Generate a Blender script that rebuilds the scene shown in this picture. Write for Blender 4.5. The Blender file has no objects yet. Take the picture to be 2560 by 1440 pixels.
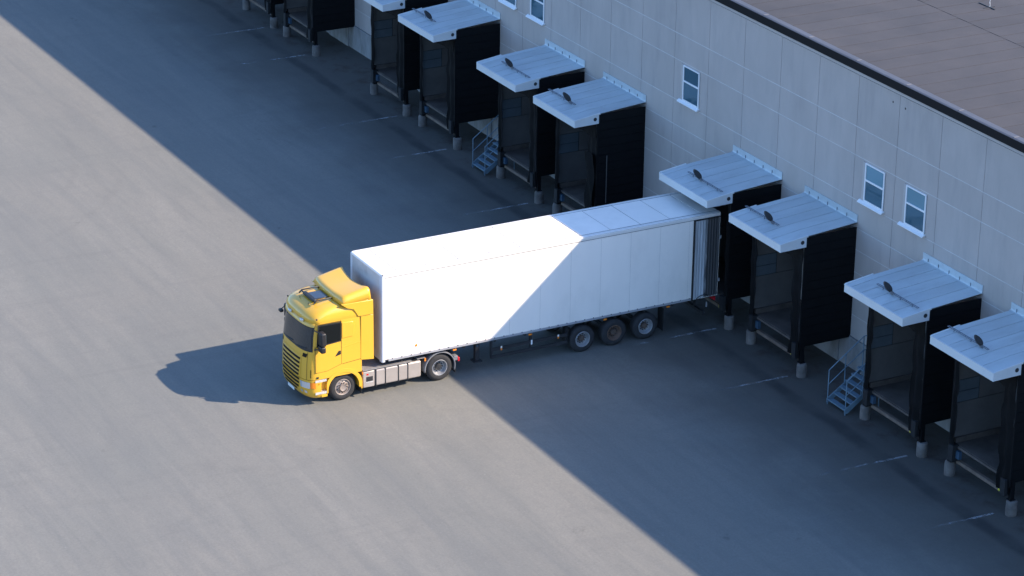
import bpy, bmesh, math, random
from mathutils import Vector, Matrix
random.seed(7)
R = math.radians
scene = bpy.context.scene
col = scene.collection

# ------------------------------------------------------------------ camera, sky, sun, exposure
cam_data = bpy.data.cameras.new('camera')
cam = bpy.data.objects.new('camera', cam_data)
col.objects.link(cam)
cam_data.sensor_width = 36.0
cam_data.lens = 7335.7 * 36.0 / 2560.0
cam_data.clip_end = 6000.0
a, b, c = -1.07223854, 1.96228837, 0.0138529215
Rz = Matrix.Rotation(a, 3, 'Z'); Rx = Matrix.Rotation(b, 3, 'X'); R2 = Matrix.Rotation(c, 3, 'Z')
W2C = R2 @ Rx @ Rz                       # world -> camera (x right, y down, z forward)
right, down, fwd = W2C[0], W2C[1], W2C[2]
M = Matrix((right, -down, -fwd)).transposed().to_4x4()
M.translation = Vector((1.976 * 43 + 1.2, -1.174 * 43 - 4.0, 43.0))
cam.matrix_world = M
scene.camera = cam

SUN_DIR = Vector((0.883, 1.155, 1.0)).normalized()       # towards the sun
world = bpy.data.worlds.new('World'); scene.world = world
world.use_nodes = True
wn = world.node_tree
for n in list(wn.nodes): wn.nodes.remove(n)
sky = wn.nodes.new('ShaderNodeTexSky'); sky.sky_type = 'NISHITA'
sky.sun_disc = False
sky.sun_elevation = math.asin(SUN_DIR.z)
sky.sun_rotation = math.atan2(SUN_DIR.x, SUN_DIR.y)
sky.air_density = 1.0; sky.dust_density = 0.7; sky.ozone_density = 8.0
bg = wn.nodes.new('ShaderNodeBackground'); bg.inputs['Strength'].default_value = 0.15
wo = wn.nodes.new('ShaderNodeOutputWorld')
wn.links.new(sky.outputs[0], bg.inputs[0]); wn.links.new(bg.outputs[0], wo.inputs[0])

sun_data = bpy.data.lights.new('sun', 'SUN')
sun_data.energy = 3.6; sun_data.angle = R(0.53); sun_data.color = (1.0, 0.85, 0.69)
sun = bpy.data.objects.new('sun', sun_data); col.objects.link(sun)
sun.rotation_euler = (-SUN_DIR).to_track_quat('-Z', 'Y').to_euler()
sun.location = (30, 40, 60)

scene.view_settings.view_transform = 'Standard'
scene.view_settings.look = 'None'
scene.view_settings.exposure = 1.42
scene.view_settings.gamma = 1.0
scene.view_settings.use_curve_mapping = False

# ------------------------------------------------------------------ materials
def mat(name, color, rough=0.6, metal=0.0, var=0.0, scale=2.0, stretch=(1, 1, 1), bump=0.0, bscale=60.0,
        tint=None, spec=0.5, coat=0.0, detail=5.0, coords='pos', grime=None, orand=0.0):
    """Principled material. var/tint: noise mixing of the colour; grime = (colour, amount, scale, stretch)."""
    m = bpy.data.materials.new(name); m.use_nodes = True
    nt = m.node_tree; N = nt.nodes; L = nt.links
    p = N['Principled BSDF']
    p.inputs['Base Color'].default_value = (*color, 1)
    p.inputs['Roughness'].default_value = rough
    p.inputs['Metallic'].default_value = metal
    p.inputs['Specular IOR Level'].default_value = spec
    p.inputs['Coat Weight'].default_value = coat
    p.inputs['Coat Roughness'].default_value = 0.06
    if var or bump or grime:
        if coords == 'pos':
            src = N.new('ShaderNodeNewGeometry').outputs['Position']
        else:
            src = N.new('ShaderNodeTexCoord').outputs['Object']
    last = None
    if var:
        mp = N.new('ShaderNodeMapping'); mp.inputs['Scale'].default_value = stretch
        L.new(src, mp.inputs[0])
        nz = N.new('ShaderNodeTexNoise'); nz.inputs['Scale'].default_value = scale
        nz.inputs['Detail'].default_value = detail; nz.inputs['Roughness'].default_value = 0.6
        L.new(mp.outputs[0], nz.inputs['Vector'])
        cr = N.new('ShaderNodeValToRGB')
        cr.color_ramp.elements[0].position = 0.3; cr.color_ramp.elements[1].position = 0.7
        t = tint if tint else tuple(x * (1 - var) for x in color)
        cr.color_ramp.elements[0].color = (*t, 1)
        hi = tuple(min(1, x * (1 + var * 0.6)) for x in color)
        cr.color_ramp.elements[1].color = (*hi, 1)
        L.new(nz.outputs['Fac'], cr.inputs[0])
        last = cr.outputs[0]
    if grime:
        gc, ga, gs, gst = grime
        mp = N.new('ShaderNodeMapping'); mp.inputs['Scale'].default_value = gst
        mp.inputs['Location'].default_value = (3.7, 1.3, 9.1)
        L.new(src, mp.inputs[0])
        nz = N.new('ShaderNodeTexNoise'); nz.inputs['Scale'].default_value = gs
        nz.inputs['Detail'].default_value = 6; nz.inputs['Roughness'].default_value = 0.65
        L.new(mp.outputs[0], nz.inputs['Vector'])
        mr = N.new('ShaderNodeMapRange'); mr.inputs['From Min'].default_value = 0.5
        mr.inputs['From Max'].default_value = 0.75; mr.inputs['To Max'].default_value = ga
        L.new(nz.outputs['Fac'], mr.inputs['Value'])
        mx = N.new('ShaderNodeMix'); mx.data_type = 'RGBA'
        L.new(mr.outputs[0], mx.inputs['Factor'])
        if last: L.new(last, mx.inputs['A'])
        else: mx.inputs['A'].default_value = (*color, 1)
        mx.inputs['B'].default_value = (*gc, 1)
        last = mx.outputs['Result']
    if orand:                                   # every piece a little lighter or darker than its neighbour
        oi = N.new('ShaderNodeObjectInfo')
        mr = N.new('ShaderNodeMapRange'); mr.inputs['To Min'].default_value = 1 - orand; mr.inputs['To Max'].default_value = 1 + orand
        L.new(oi.outputs['Random'], mr.inputs['Value'])
        vm = N.new('ShaderNodeVectorMath'); vm.operation = 'SCALE'
        L.new(last, vm.inputs[0]); L.new(mr.outputs[0], vm.inputs['Scale'])
        last = vm.outputs[0]
    if last: L.new(last, p.inputs['Base Color'])
    if bump:
        nb = N.new('ShaderNodeTexNoise'); nb.inputs['Scale'].default_value = bscale
        nb.inputs['Detail'].default_value = 4
        L.new(src, nb.inputs['Vector'])
        bp = N.new('ShaderNodeBump'); bp.inputs['Strength'].default_value = bump
        bp.inputs['Distance'].default_value = 0.01
        L.new(nb.outputs['Fac'], bp.inputs['Height']); L.new(bp.outputs[0], p.inputs['Normal'])
    return m

def asphalt_material():
    m = bpy.data.materials.new('asphalt'); m.use_nodes = True
    nt = m.node_tree; N = nt.nodes; L = nt.links
    p = N['Principled BSDF']; p.inputs['Roughness'].default_value = 0.88
    p.inputs['Specular IOR Level'].default_value = 0.3
    geo = N.new('ShaderNodeNewGeometry'); pos = geo.outputs['Position']
    def noise(scale, stretch=(1, 1, 1), rot=0.0, detail=5, rough=0.6, loc=(0, 0, 0), dist=0.0):
        mp = N.new('ShaderNodeMapping'); mp.inputs['Scale'].default_value = stretch
        mp.inputs['Rotation'].default_value = (0, 0, rot); mp.inputs['Location'].default_value = loc
        L.new(pos, mp.inputs[0])
        n = N.new('ShaderNodeTexNoise'); n.inputs['Scale'].default_value = scale
        n.inputs['Detail'].default_value = detail; n.inputs['Roughness'].default_value = rough
        n.inputs['Distortion'].default_value = dist
        L.new(mp.outputs[0], n.inputs['Vector']); return n.outputs['Fac']
    def rng(v, a0, a1, b0, b1, smooth=False):
        r = N.new('ShaderNodeMapRange')
        if smooth: r.interpolation_type = 'SMOOTHSTEP'
        r.inputs['From Min'].default_value = a0; r.inputs['From Max'].default_value = a1
        r.inputs['To Min'].default_value = b0; r.inputs['To Max'].default_value = b1
        L.new(v, r.inputs['Value']); return r.outputs[0]
    def math_(op, x, y):
        n = N.new('ShaderNodeMath'); n.operation = op
        for i, v in enumerate((x, y)):
            if isinstance(v, (int, float)): n.inputs[i].default_value = v
            else: L.new(v, n.inputs[i])
        return n.outputs[0]
    def mix(f, A, B):
        n = N.new('ShaderNodeMix'); n.data_type = 'RGBA'
        L.new(f, n.inputs['Factor'])
        for k, v in (('A', A), ('B', B)):
            if isinstance(v, tuple): n.inputs[k].default_value = (*v, 1)
            else: L.new(v, n.inputs[k])
        return n.outputs['Result']
    big = noise(0.11, detail=4)
    colr = mix(rng(big, 0.35, 0.65, 0, 1), (0.177, 0.176, 0.156), (0.199, 0.190, 0.165))
    # long sweeping wear along the lorries' path
    sw = noise(0.42, stretch=(0.13, 1.0, 1), rot=R(5), detail=6, dist=0.5)
    colr = mix(rng(sw, 0.46, 0.66, 0, 0.75), colr, (0.222, 0.212, 0.184))
    sw3 = noise(0.75, stretch=(0.10, 1.0, 1), rot=R(-9), detail=6, loc=(31, 2, 0), dist=0.7)
    colr = mix(rng(sw3, 0.50, 0.68, 0, 0.55), colr, (0.146, 0.149, 0.140))
    sw4 = noise(1.7, stretch=(0.07, 1.0, 1), rot=R(7), detail=7, rough=0.7, loc=(3, 21, 0), dist=0.5)
    colr = mix(rng(sw4, 0.47, 0.66, 0, 0.42), colr, (0.140, 0.142, 0.133))
    sw2 = noise(1.0, stretch=(1.0, 0.10, 1), rot=R(8), detail=5, loc=(17, 4, 0), dist=0.9)
    colr = mix(rng(sw2, 0.56, 0.74, 0, 0.32), colr, (0.137, 0.134, 0.124))
    blot = noise(0.55, detail=7, rough=0.7, loc=(5, 9, 2))
    colr = mix(rng(blot, 0.56, 0.74, 0, 0.38), colr, (0.137, 0.136, 0.127))
    fine = noise(11.0, detail=5, rough=0.8)
    colr = mix(rng(fine, 0.36, 0.66, 0, 0.50), colr, (0.118, 0.118, 0.110))
    mid = noise(2.6, detail=6, rough=0.75, loc=(6, 2, 0))
    colr = mix(rng(mid, 0.45, 0.68, 0, 0.30), colr, (0.132, 0.132, 0.122))
    speck = noise(9.0, detail=2, loc=(3, 3, 0))
    colr = mix(rng(speck, 0.66, 0.74, 0, 0.35), colr, (0.27, 0.255, 0.24))
    # oily, rubber-blackened apron; wall shade deepening towards the docks is painted in too
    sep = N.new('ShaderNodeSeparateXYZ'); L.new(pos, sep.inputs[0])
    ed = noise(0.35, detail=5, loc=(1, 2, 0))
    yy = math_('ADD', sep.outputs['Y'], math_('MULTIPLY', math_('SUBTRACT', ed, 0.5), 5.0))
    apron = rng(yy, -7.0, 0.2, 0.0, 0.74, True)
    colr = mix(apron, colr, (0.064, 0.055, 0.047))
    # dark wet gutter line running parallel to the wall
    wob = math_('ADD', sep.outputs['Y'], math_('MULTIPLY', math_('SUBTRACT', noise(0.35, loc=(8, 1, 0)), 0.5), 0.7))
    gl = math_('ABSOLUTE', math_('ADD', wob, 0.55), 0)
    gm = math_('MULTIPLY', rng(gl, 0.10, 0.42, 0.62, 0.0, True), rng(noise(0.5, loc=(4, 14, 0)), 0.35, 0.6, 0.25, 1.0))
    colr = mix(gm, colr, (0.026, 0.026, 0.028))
    # oil drips / rusty dirt close to the docks
    rust = noise(0.9, detail=6, rough=0.7, loc=(2, 7, 0))
    near = rng(sep.outputs['Y'], -0.3, 0.7, 0.0, 1.0, True)
    colr = mix(math_('MULTIPLY', rng(rust, 0.5, 0.66, 0, 0.7), near), colr, (0.055, 0.032, 0.024))
    # rubber left by turning lorries: pairs of faint arcs
    for (ax, ay, ar, wd, st) in ((-6.0, -38.0, 14.0, 0.16, 0.20), (-6.0, -38.0, 16.1, 0.16, 0.20), (26.0, -31.0, 22.0, 0.18, 0.20), (26.0, -31.0, 24.0, 0.18, 0.18),
                                 (-30.0, -26.0, 12.0, 0.15, 0.22), (-30.0, -26.0, 14.0, 0.15, 0.20), (4.0, -44.0, 23.0, 0.2, 0.16), (18.0, -16.0, 13.0, 0.16, 0.22), (18.0, -16.0, 15.0, 0.16, 0.2)):
        dx = math_('SUBTRACT', sep.outputs['X'], ax); dy = math_('SUBTRACT', sep.outputs['Y'], ay)
        rad = math_('SQRT', math_('ADD', math_('MULTIPLY', dx, dx), math_('MULTIPLY', dy, dy)), 0)
        ring = rng(math_('ABSOLUTE', math_('SUBTRACT', rad, ar), 0), wd * 0.2, wd * 1.8, st * 0.38, 0.0, True)
        colr = mix(math_('MULTIPLY', ring, rng(noise(0.22, detail=3, loc=(ax, ar, 0)), 0.42, 0.6, 0.0, 1.0)), colr, (0.085, 0.083, 0.080))
    oil = noise(0.8, detail=4, loc=(11, 3, 0))
    colr = mix(rng(oil, 0.68, 0.76, 0, 0.45), colr, (0.06, 0.058, 0.058))
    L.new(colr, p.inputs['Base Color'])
    bp = N.new('ShaderNodeBump'); bp.inputs['Strength'].default_value = 0.35; bp.inputs['Distance'].default_value = 0.012
    L.new(noise(70, detail=3), bp.inputs['Height']); L.new(bp.outputs[0], p.inputs['Normal'])
    return m

def paint_line_material():
    m = bpy.data.materials.new('worn_line_paint'); m.use_nodes = True
    nt = m.node_tree; N = nt.nodes; L = nt.links
    p = N['Principled BSDF']; p.inputs['Roughness'].default_value = 0.8
    p.inputs['Base Color'].default_value = (0.55, 0.55, 0.55, 1)
    tc = N.new('ShaderNodeNewGeometry')
    nz = N.new('ShaderNodeTexNoise'); nz.inputs['Scale'].default_value = 2.2; nz.inputs['Detail'].default_value = 7
    nz.inputs['Roughness'].default_value = 0.72
    L.new(tc.outputs['Position'], nz.inputs['Vector'])
    sep = N.new('ShaderNodeSeparateXYZ'); L.new(tc.outputs['Position'], sep.inputs[0])
    # more worn away the farther the line runs out into the yard
    r1 = N.new('ShaderNodeMapRange'); r1.inputs['From Min'].default_value = 0.3; r1.inputs['From Max'].default_value = -6.0
    r1.inputs['To Min'].default_value = 0.06; r1.inputs['To Max'].default_value = -0.22
    L.new(sep.outputs['Y'], r1.inputs['Value'])
    ad = N.new('ShaderNodeMath'); ad.operation = 'ADD'; L.new(nz.outputs['Fac'], ad.inputs[0]); L.new(r1.outputs[0], ad.inputs[1])
    r2 = N.new('ShaderNodeMapRange'); r2.inputs['From Min'].default_value = 0.44; r2.inputs['From Max'].default_value = 0.56
    r2.inputs['To Max'].default_value = 0.42
    L.new(ad.outputs[0], r2.inputs['Value'])
    L.new(r2.outputs[0], p.inputs['Alpha'])
    return m

MT = {}
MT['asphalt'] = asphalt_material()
MT['line'] = paint_line_material()
MT['concrete'] = mat('concrete_cladding', (0.430, 0.382, 0.350), 0.85, orand=0.03, var=0.07, scale=0.9, stretch=(1.3, 1, 0.6), bump=0.15, bscale=40,
                     grime=((0.28, 0.258, 0.248), 0.38, 1.1, (1.6, 1, 0.28)))
MT['joint_light'] = mat('pale_joint', (0.56, 0.54, 0.52), 0.8, var=0.15, scale=1.5)
MT['joint_dark'] = mat('dark_sealant', (0.17, 0.165, 0.165), 0.8)
MT['pale_strip'] = mat('pale_cornice', (0.45, 0.415, 0.39), 0.8, var=0.08, scale=1.2)
MT['plinth'] = mat('plinth_concrete', (0.30, 0.295, 0.29), 0.9, var=0.30, scale=1.1, stretch=(1.5, 1, 0.5), bump=0.3, bscale=25,
                   grime=((0.10, 0.09, 0.07), 0.7, 0.8, (1.5, 1, 0.5)))
MT['fascia'] = mat('black_fascia', (0.006, 0.007, 0.009), 0.6, spec=0.15)
MT['cap'] = mat('roof_edge_sheet', (0.075, 0.08, 0.095), 0.6, var=0.2, scale=1.3, stretch=(0.3, 1, 1))
MT['felt'] = mat('roofing_felt', (0.053, 0.050, 0.053), 0.95, orand=0.06, var=0.14, scale=0.5, tint=(0.041, 0.041, 0.046), bump=0.2, bscale=90,
                 grime=((0.033, 0.034, 0.040), 0.5, 0.5, (1, 0.4, 1)))
MT['felt_seam'] = mat('felt_seam', (0.016, 0.016, 0.018), 0.95)
MT['canopy'] = mat('weathered_white_sheet', (0.48, 0.53, 0.545), 0.42, orand=0.06, var=0.10, scale=0.9, stretch=(1.6, 0.3, 1), metal=0.0,
                   grime=((0.33, 0.35, 0.355), 0.45, 1.5, (1.6, 0.6, 1)))
MT['canopy_white'] = mat('white_fascia_sheet', (0.62, 0.64, 0.64), 0.45, var=0.05, scale=1.5)
MT['black_sheet'] = mat('black_cladding', (0.0035, 0.004, 0.005), 0.6, var=0.3, scale=2, spec=0.2)
MT['curtain'] = mat('black_rubber_curtain', (0.0045, 0.0045, 0.005), 0.7, var=0.3, scale=3, spec=0.15)
MT['steel_post'] = mat('grey_edge_trim', (0.16, 0.15, 0.15), 0.6)
MT['lining'] = mat('lining_board', (0.115, 0.105, 0.098), 0.75, var=0.2, scale=1.2)
MT['lining_blue'] = mat('lining_blue_board', (0.085, 0.105, 0.12), 0.7, var=0.15, scale=1.4)
MT['leveller'] = mat('worn_leveller_steel', (0.10, 0.080, 0.068), 0.7, var=0.35, scale=1.8, bump=0.15, bscale=30)
MT['door_grey'] = mat('sectional_door', (0.22, 0.23, 0.24), 0.55, var=0.08, scale=1.3)
MT['rusty_beam'] = mat('dock_beam', (0.17, 0.125, 0.095), 0.8, var=0.35, scale=3)
MT['yellow_mark'] = mat('yellow_marking', (0.60, 0.50, 0.04), 0.6)
MT['white_mark'] = mat('white_marking', (0.75, 0.75, 0.75), 0.6)
MT['blue_steel'] = mat('blue_steel', (0.035, 0.075, 0.12), 0.55, var=0.2, scale=4)
MT['rubber'] = mat('black_rubber', (0.012, 0.012, 0.013), 0.8)
MT['bollard'] = mat('bollard_concrete', (0.15, 0.132, 0.12), 0.9, var=0.4, scale=3, bump=0.35, bscale=25,
                    grime=((0.10, 0.09, 0.085), 0.8, 2.2, (1, 1, 0.6)))
MT['stair'] = mat('galvanised_stair', (0.13, 0.20, 0.25), 0.5, metal=0.0, var=0.15, scale=4)
MT['dark_metal'] = mat('dark_metal', (0.03, 0.03, 0.032), 0.5)
MT['bar_metal'] = mat('bar_metal', (0.13, 0.15, 0.18), 0.5)
MT['win_frame'] = mat('window_frame', (0.78, 0.78, 0.78), 0.45)
MT['glass'] = mat('window_glass', (0.045, 0.105, 0.14), 0.04, spec=0.9)
MT['pane_reflection'] = mat('window_glass_reflection', (0.12, 0.24, 0.29), 0.12, spec=0.9)  # upper panes: teal reflection put into the base colour
MT['white_paint'] = mat('trailer_white', (0.92, 0.85, 0.77), 0.35, var=0.035, scale=0.8, stretch=(1, 1, 0.3), coat=0.15,
                        grime=((0.66, 0.61, 0.55), 0.35, 0.7, (1, 1.0, 0.6)))
MT['front_white'] = mat('trailer_front_sooty', (0.55, 0.55, 0.55), 0.4, var=0.15, scale=0.7, grime=((0.22, 0.19, 0.17), 0.75, 0.75, (1, 1, 0.8)))
MT['rail_white'] = mat('white_edge_rail', (0.74, 0.70, 0.65), 0.4, var=0.08, scale=1.4)
MT['tseam'] = mat('trailer_seam', (0.075, 0.075, 0.08), 0.7)
MT['alu'] = mat('aluminium_rail', (0.42, 0.42, 0.44), 0.42, metal=0.3, var=0.15, scale=2)
MT['post_alu'] = mat('corner_post_grey', (0.62, 0.64, 0.68), 0.4, var=0.06, scale=1.5)
MT['door_dirty'] = mat('dirty_door_sheet', (0.36, 0.37, 0.38), 0.5, var=0.35, scale=0.8, stretch=(1, 4, 0.35), tint=(0.13, 0.13, 0.13),
                       grime=((0.03, 0.03, 0.032), 0.85, 0.9, (1, 4.0, 0.25)))
def sooty_door():
    m = mat('sooty_door', (0.46, 0.48, 0.50), 0.5, var=0.25, scale=0.9, stretch=(1, 4, 0.35), tint=(0.26, 0.27, 0.28))
    N = m.node_tree.nodes; L = m.node_tree.links; p = N['Principled BSDF']
    src = p.inputs['Base Color'].links[0].from_socket
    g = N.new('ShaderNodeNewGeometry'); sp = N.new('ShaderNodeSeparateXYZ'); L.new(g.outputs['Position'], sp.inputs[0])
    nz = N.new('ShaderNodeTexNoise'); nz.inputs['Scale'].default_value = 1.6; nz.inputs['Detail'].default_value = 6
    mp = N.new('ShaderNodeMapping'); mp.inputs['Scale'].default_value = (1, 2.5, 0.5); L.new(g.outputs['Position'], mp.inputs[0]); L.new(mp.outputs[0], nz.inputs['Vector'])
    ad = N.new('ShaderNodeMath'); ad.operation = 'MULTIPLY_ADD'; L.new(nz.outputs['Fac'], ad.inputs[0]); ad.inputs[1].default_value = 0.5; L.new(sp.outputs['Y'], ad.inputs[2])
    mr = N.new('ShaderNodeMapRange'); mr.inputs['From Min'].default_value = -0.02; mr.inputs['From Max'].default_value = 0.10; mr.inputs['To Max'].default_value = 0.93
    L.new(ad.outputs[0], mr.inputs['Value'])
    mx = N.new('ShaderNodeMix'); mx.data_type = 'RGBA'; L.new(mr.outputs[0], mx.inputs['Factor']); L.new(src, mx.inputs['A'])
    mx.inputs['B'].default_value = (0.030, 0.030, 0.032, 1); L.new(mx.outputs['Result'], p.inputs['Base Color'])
    return m
MT['door_dirty'] = sooty_door()
MT['chassis'] = mat('chassis_black', (0.022, 0.023, 0.026), 0.6, var=0.3, scale=3)
MT['tyre'] = mat('tyre_rubber', (0.026, 0.026, 0.028), 0.85, var=0.25, scale=6)
MT['rim_silver'] = mat('rim_silver', (0.42, 0.42, 0.43), 0.36, metal=0.5, var=0.12, scale=6)
MT['rim_bronze'] = mat('rim_dusty', (0.36, 0.30, 0.26), 0.5, metal=0.25, var=0.3, scale=8)
MT['rim_rust'] = mat('rim_rusty', (0.14, 0.085, 0.06), 0.75, var=0.35, scale=8)
MT['hub_brown'] = mat('hub_rusty', (0.10, 0.068, 0.052), 0.7, var=0.3, scale=9)
MT['yellow'] = mat('yellow_cab_paint', (0.71, 0.392, 0.034), 0.32, var=0.03, scale=1.2, coat=0.5)
MT['seam'] = mat('panel_gap', (0.16, 0.09, 0.01), 0.7)
MT['cab_glass'] = mat('cab_glass', (0.020, 0.030, 0.034), 0.05, spec=0.8)
MT['side_glass'] = mat('side_glass', (0.006, 0.008, 0.009), 0.12, spec=0.25)
MT['black_plastic'] = mat('black_plastic', (0.016, 0.016, 0.018), 0.5)
MT['grille'] = mat('grille_slot', (0.014, 0.010, 0.007), 0.7, spec=0.2)
MT['lamp_glass'] = mat('lamp_glass', (0.65, 0.67, 0.68), 0.12, metal=0.5)
MT['orange'] = mat('orange_lens', (0.85, 0.24, 0.02), 0.25)
MT['red'] = mat('red_lens', (0.55, 0.02, 0.03), 0.25)
MT['tank'] = mat('tank_aluminium', (0.42, 0.375, 0.34), 0.40, metal=0.3, var=0.10, scale=2.0)
MT['deck'] = mat('deck_plate', (0.27, 0.26, 0.255), 0.5, metal=0.2, var=0.2, scale=5, bump=0.4, bscale=60)
MT['fender'] = mat('grey_plastic_fender', (0.17, 0.175, 0.19), 0.6, var=0.1, scale=3)
MT['tread'] = mat('step_tread', (0.62, 0.60, 0.57), 0.4, metal=0.3, var=0.35, scale=25)
MT['plate'] = mat('number_plate', (0.75, 0.75, 0.72), 0.4)
MT['hatch'] = mat('hatch_glass', (0.03, 0.036, 0.045), 0.15, spec=0.8)

# ------------------------------------------------------------------ mesh helpers
class MB:
    def __init__(s): s.v = []; s.f = []
    def add(s, vs, fs):
        o = len(s.v); s.v += [tuple(p) for p in vs]; s.f += [tuple(i + o for i in f) for f in fs]; return s
    def box(s, x0, x1, y0, y1, z0, z1):
        vs = [(x, y, z) for z in (z0, z1) for y in (y0, y1) for x in (x0, x1)]
        return s.add(vs, [(0, 2, 3, 1), (4, 5, 7, 6), (0, 1, 5, 4), (2, 6, 7, 3), (0, 4, 6, 2), (1, 3, 7, 5)])
    def prism_x(s, prof, x0, x1):
        """prof: list of (y, z) counter-clockwise seen from +x"""
        n = len(prof)
        vs = [(x0, y, z) for y, z in prof] + [(x1, y, z) for y, z in prof]
        fs = [tuple(range(n - 1, -1, -1)), tuple(range(n, 2 * n))]
        fs += [(i, (i + 1) % n, n + (i + 1) % n, n + i) for i in range(n)]
        return s.add(vs, fs)
    def prism_y(s, prof, y0, y1):
        n = len(prof)
        vs = [(x, y0, z) for x, z in prof] + [(x, y1, z) for x, z in prof]
        fs = [tuple(range(n)), tuple(range(2 * n - 1, n - 1, -1))]
        fs += [(i, n + i, n + (i + 1) % n, (i + 1) % n) for i in range(n)]
        return s.add(vs, fs)
    def tube(s, pts, r, n=8):
        pts = [Vector(p) for p in pts]; rings = []
        for i, p in enumerate(pts):
            d = (pts[min(i + 1, len(pts) - 1)] - pts[max(i - 1, 0)]).normalized()
            u = d.orthogonal().normalized() if i == 0 else (u - d * u.dot(d)).normalized()
            w = d.cross(u)
            rings.append([p + (u * math.cos(2 * math.pi * k / n) + w * math.sin(2 * math.pi * k / n)) * r for k in range(n)])
        vs = [q for rg in rings for q in rg]; fs = []
        for i in range(len(pts) - 1):
            for k in range(n):
                fs.append((i * n + k, i * n + (k + 1) % n, (i + 1) * n + (k + 1) % n, (i + 1) * n + k))
        fs.append(tuple(range(n - 1, -1, -1))); fs.append(tuple(range((len(pts) - 1) * n, len(pts) * n)))
        return s.add(vs, fs)
    def lathe(s, prof, org, axis='x', n=36, sign=1, cap=False):
        """prof: list of (along axis, radius)"""
        vs = []; m = len(prof)
        for (t, r) in prof:
            for k in range(n):
                an = 2 * math.pi * k / n; cu, su = r * math.cos(an), r * math.sin(an)
                if axis == 'x': vs.append((org[0] + sign * t, org[1] + cu, org[2] + su))
                else: vs.append((org[0] + cu, org[1] + su, org[2] + t))
        fs = []
        for i in range(m - 1):
            for k in range(n):
                q = (i * n + k, i * n + (k + 1) % n, (i + 1) * n + (k + 1) % n, (i + 1) * n + k)
                fs.append(q)
        if cap:
            fs.append(tuple(range(n - 1, -1, -1))); fs.append(tuple(range((m - 1) * n, m * n)))
        return s.add(vs, fs)
    def grid(s, P):
        """P: rows of points"""
        rws, cs = len(P), len(P[0])
        vs = [p for rw in P for p in rw]
        fs = [(i * cs + j, i * cs + j + 1, (i + 1) * cs + j + 1, (i + 1) * cs + j) for i in range(rws - 1) for j in range(cs - 1)]
        return s.add(vs, fs)

def mesh_of(name, mb, material, org=(0, 0, 0), smooth=False):
    me = bpy.data.meshes.new(name)
    me.from_pydata([(x - org[0], y - org[1], z - org[2]) for x, y, z in mb.v], [], mb.f)
    bm = bmesh.new(); bm.from_mesh(me)
    bmesh.ops.recalc_face_normals(bm, faces=bm.faces)
    bm.to_mesh(me); bm.free()
    me.materials.append(material)
    if smooth:
        for p in me.polygons: p.use_smooth = True
        try: me.set_sharp_from_angle(angle=R(smooth if smooth > 1 else 40))
        except Exception: pass
    return me

def world_loc(o):
    l = Vector((0, 0, 0))
    while o is not None:
        l = l + o.location; o = o.parent
    return l

def put(name, me, parent=None, loc=(0, 0, 0)):
    o = bpy.data.objects.new(name, me); col.objects.link(o)
    o.location = loc
    if parent is not None: o.parent = parent
    return o

def part(name, mb, m, parent, smooth=False, bevel=0.0, seg=2, solid=0.0):
    """world-space geometry -> child (origin at its parent's origin)"""
    org = world_loc(parent) if parent is not None else Vector((0, 0, 0))
    o = put(name, mesh_of(name, mb, m, org, smooth), parent)
    if solid:
        md = o.modifiers.new('solid', 'SOLIDIFY'); md.thickness = solid; md.offset = -1
    if bevel:
        md = o.modifiers.new('bevel', 'BEVEL'); md.width = bevel; md.segments = seg; md.limit_method = 'ANGLE'; md.angle_limit = R(35)
        for p in o.data.polygons: p.use_smooth = True
        try: o.data.set_sharp_from_angle(angle=R(50))
        except Exception: pass
    return o

def thing(name, label, cat, loc=(0, 0, 0), group=None):
    o = bpy.data.objects.new(name, None); col.objects.link(o); o.location = loc
    o.empty_display_size = 0.3
    o['label'] = label; o['category'] = cat
    if group: o['group'] = group
    return o

def tag(o, label, cat, group=None):
    o['label'] = label; o['category'] = cat
    if group: o['group'] = group
    return o

# ------------------------------------------------------------------ ground
g = MB()
xs = [-1500, -60, 40, 1500]; ys = [-1500, -45, 25, 1500]
g.grid([[(x, y, 0.0) for x in xs] for y in ys])
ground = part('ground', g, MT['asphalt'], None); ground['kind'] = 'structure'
for i, (x, y1) in enumerate(((-40.0, -4.0), (-35.2, -5.2), (-25.36, -5.0), (-20.48, -5.2), (-13.1, -3.6), (-8.2, -4), (1.55, -3.6), (6.40, -4.6), (13.76, -5.2), (18.6, -4.8))):
    dx = (0.0, -0.08, 0.06, -0.03, 0.02, 0, -0.05, -0.12, -0.16, -0.2)[i]
    q = MB().add([(x - 0.055, 0.26, 0.004), (x + 0.055, 0.26, 0.004), (x + 0.055 + dx, y1, 0.004), (x - 0.055 + dx, y1, 0.004)], [(0, 1, 2, 3)])
    part('painted_line', q, MT['line'], ground)

# ------------------------------------------------------------------ warehouse
YW = 2.75
XA, XB = -71.35, 47.0
wh = thing('warehouse', 'long grey concrete-panel warehouse with black roof edge behind the loading docks', 'warehouse', (0, YW, 0))
WCOLS = {-21: 0, -20: 0}
def colx(k): return 1.31 + 2.455 * k
rows = [1.18, 2.03, 3.68, 4.53, 5.34, 6.37, 8.0, 9.05, 10.95]
win_cols = []
for xc in (-19.55, -17.1, -4.80, 7.43, 9.87):
    win_cols.append(round((xc - 1.31) / 2.455 - 0.5))
core = MB().box(XA, XB, YW + 0.02, YW + 70, 0.0, 11.30)
core = MB()
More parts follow.
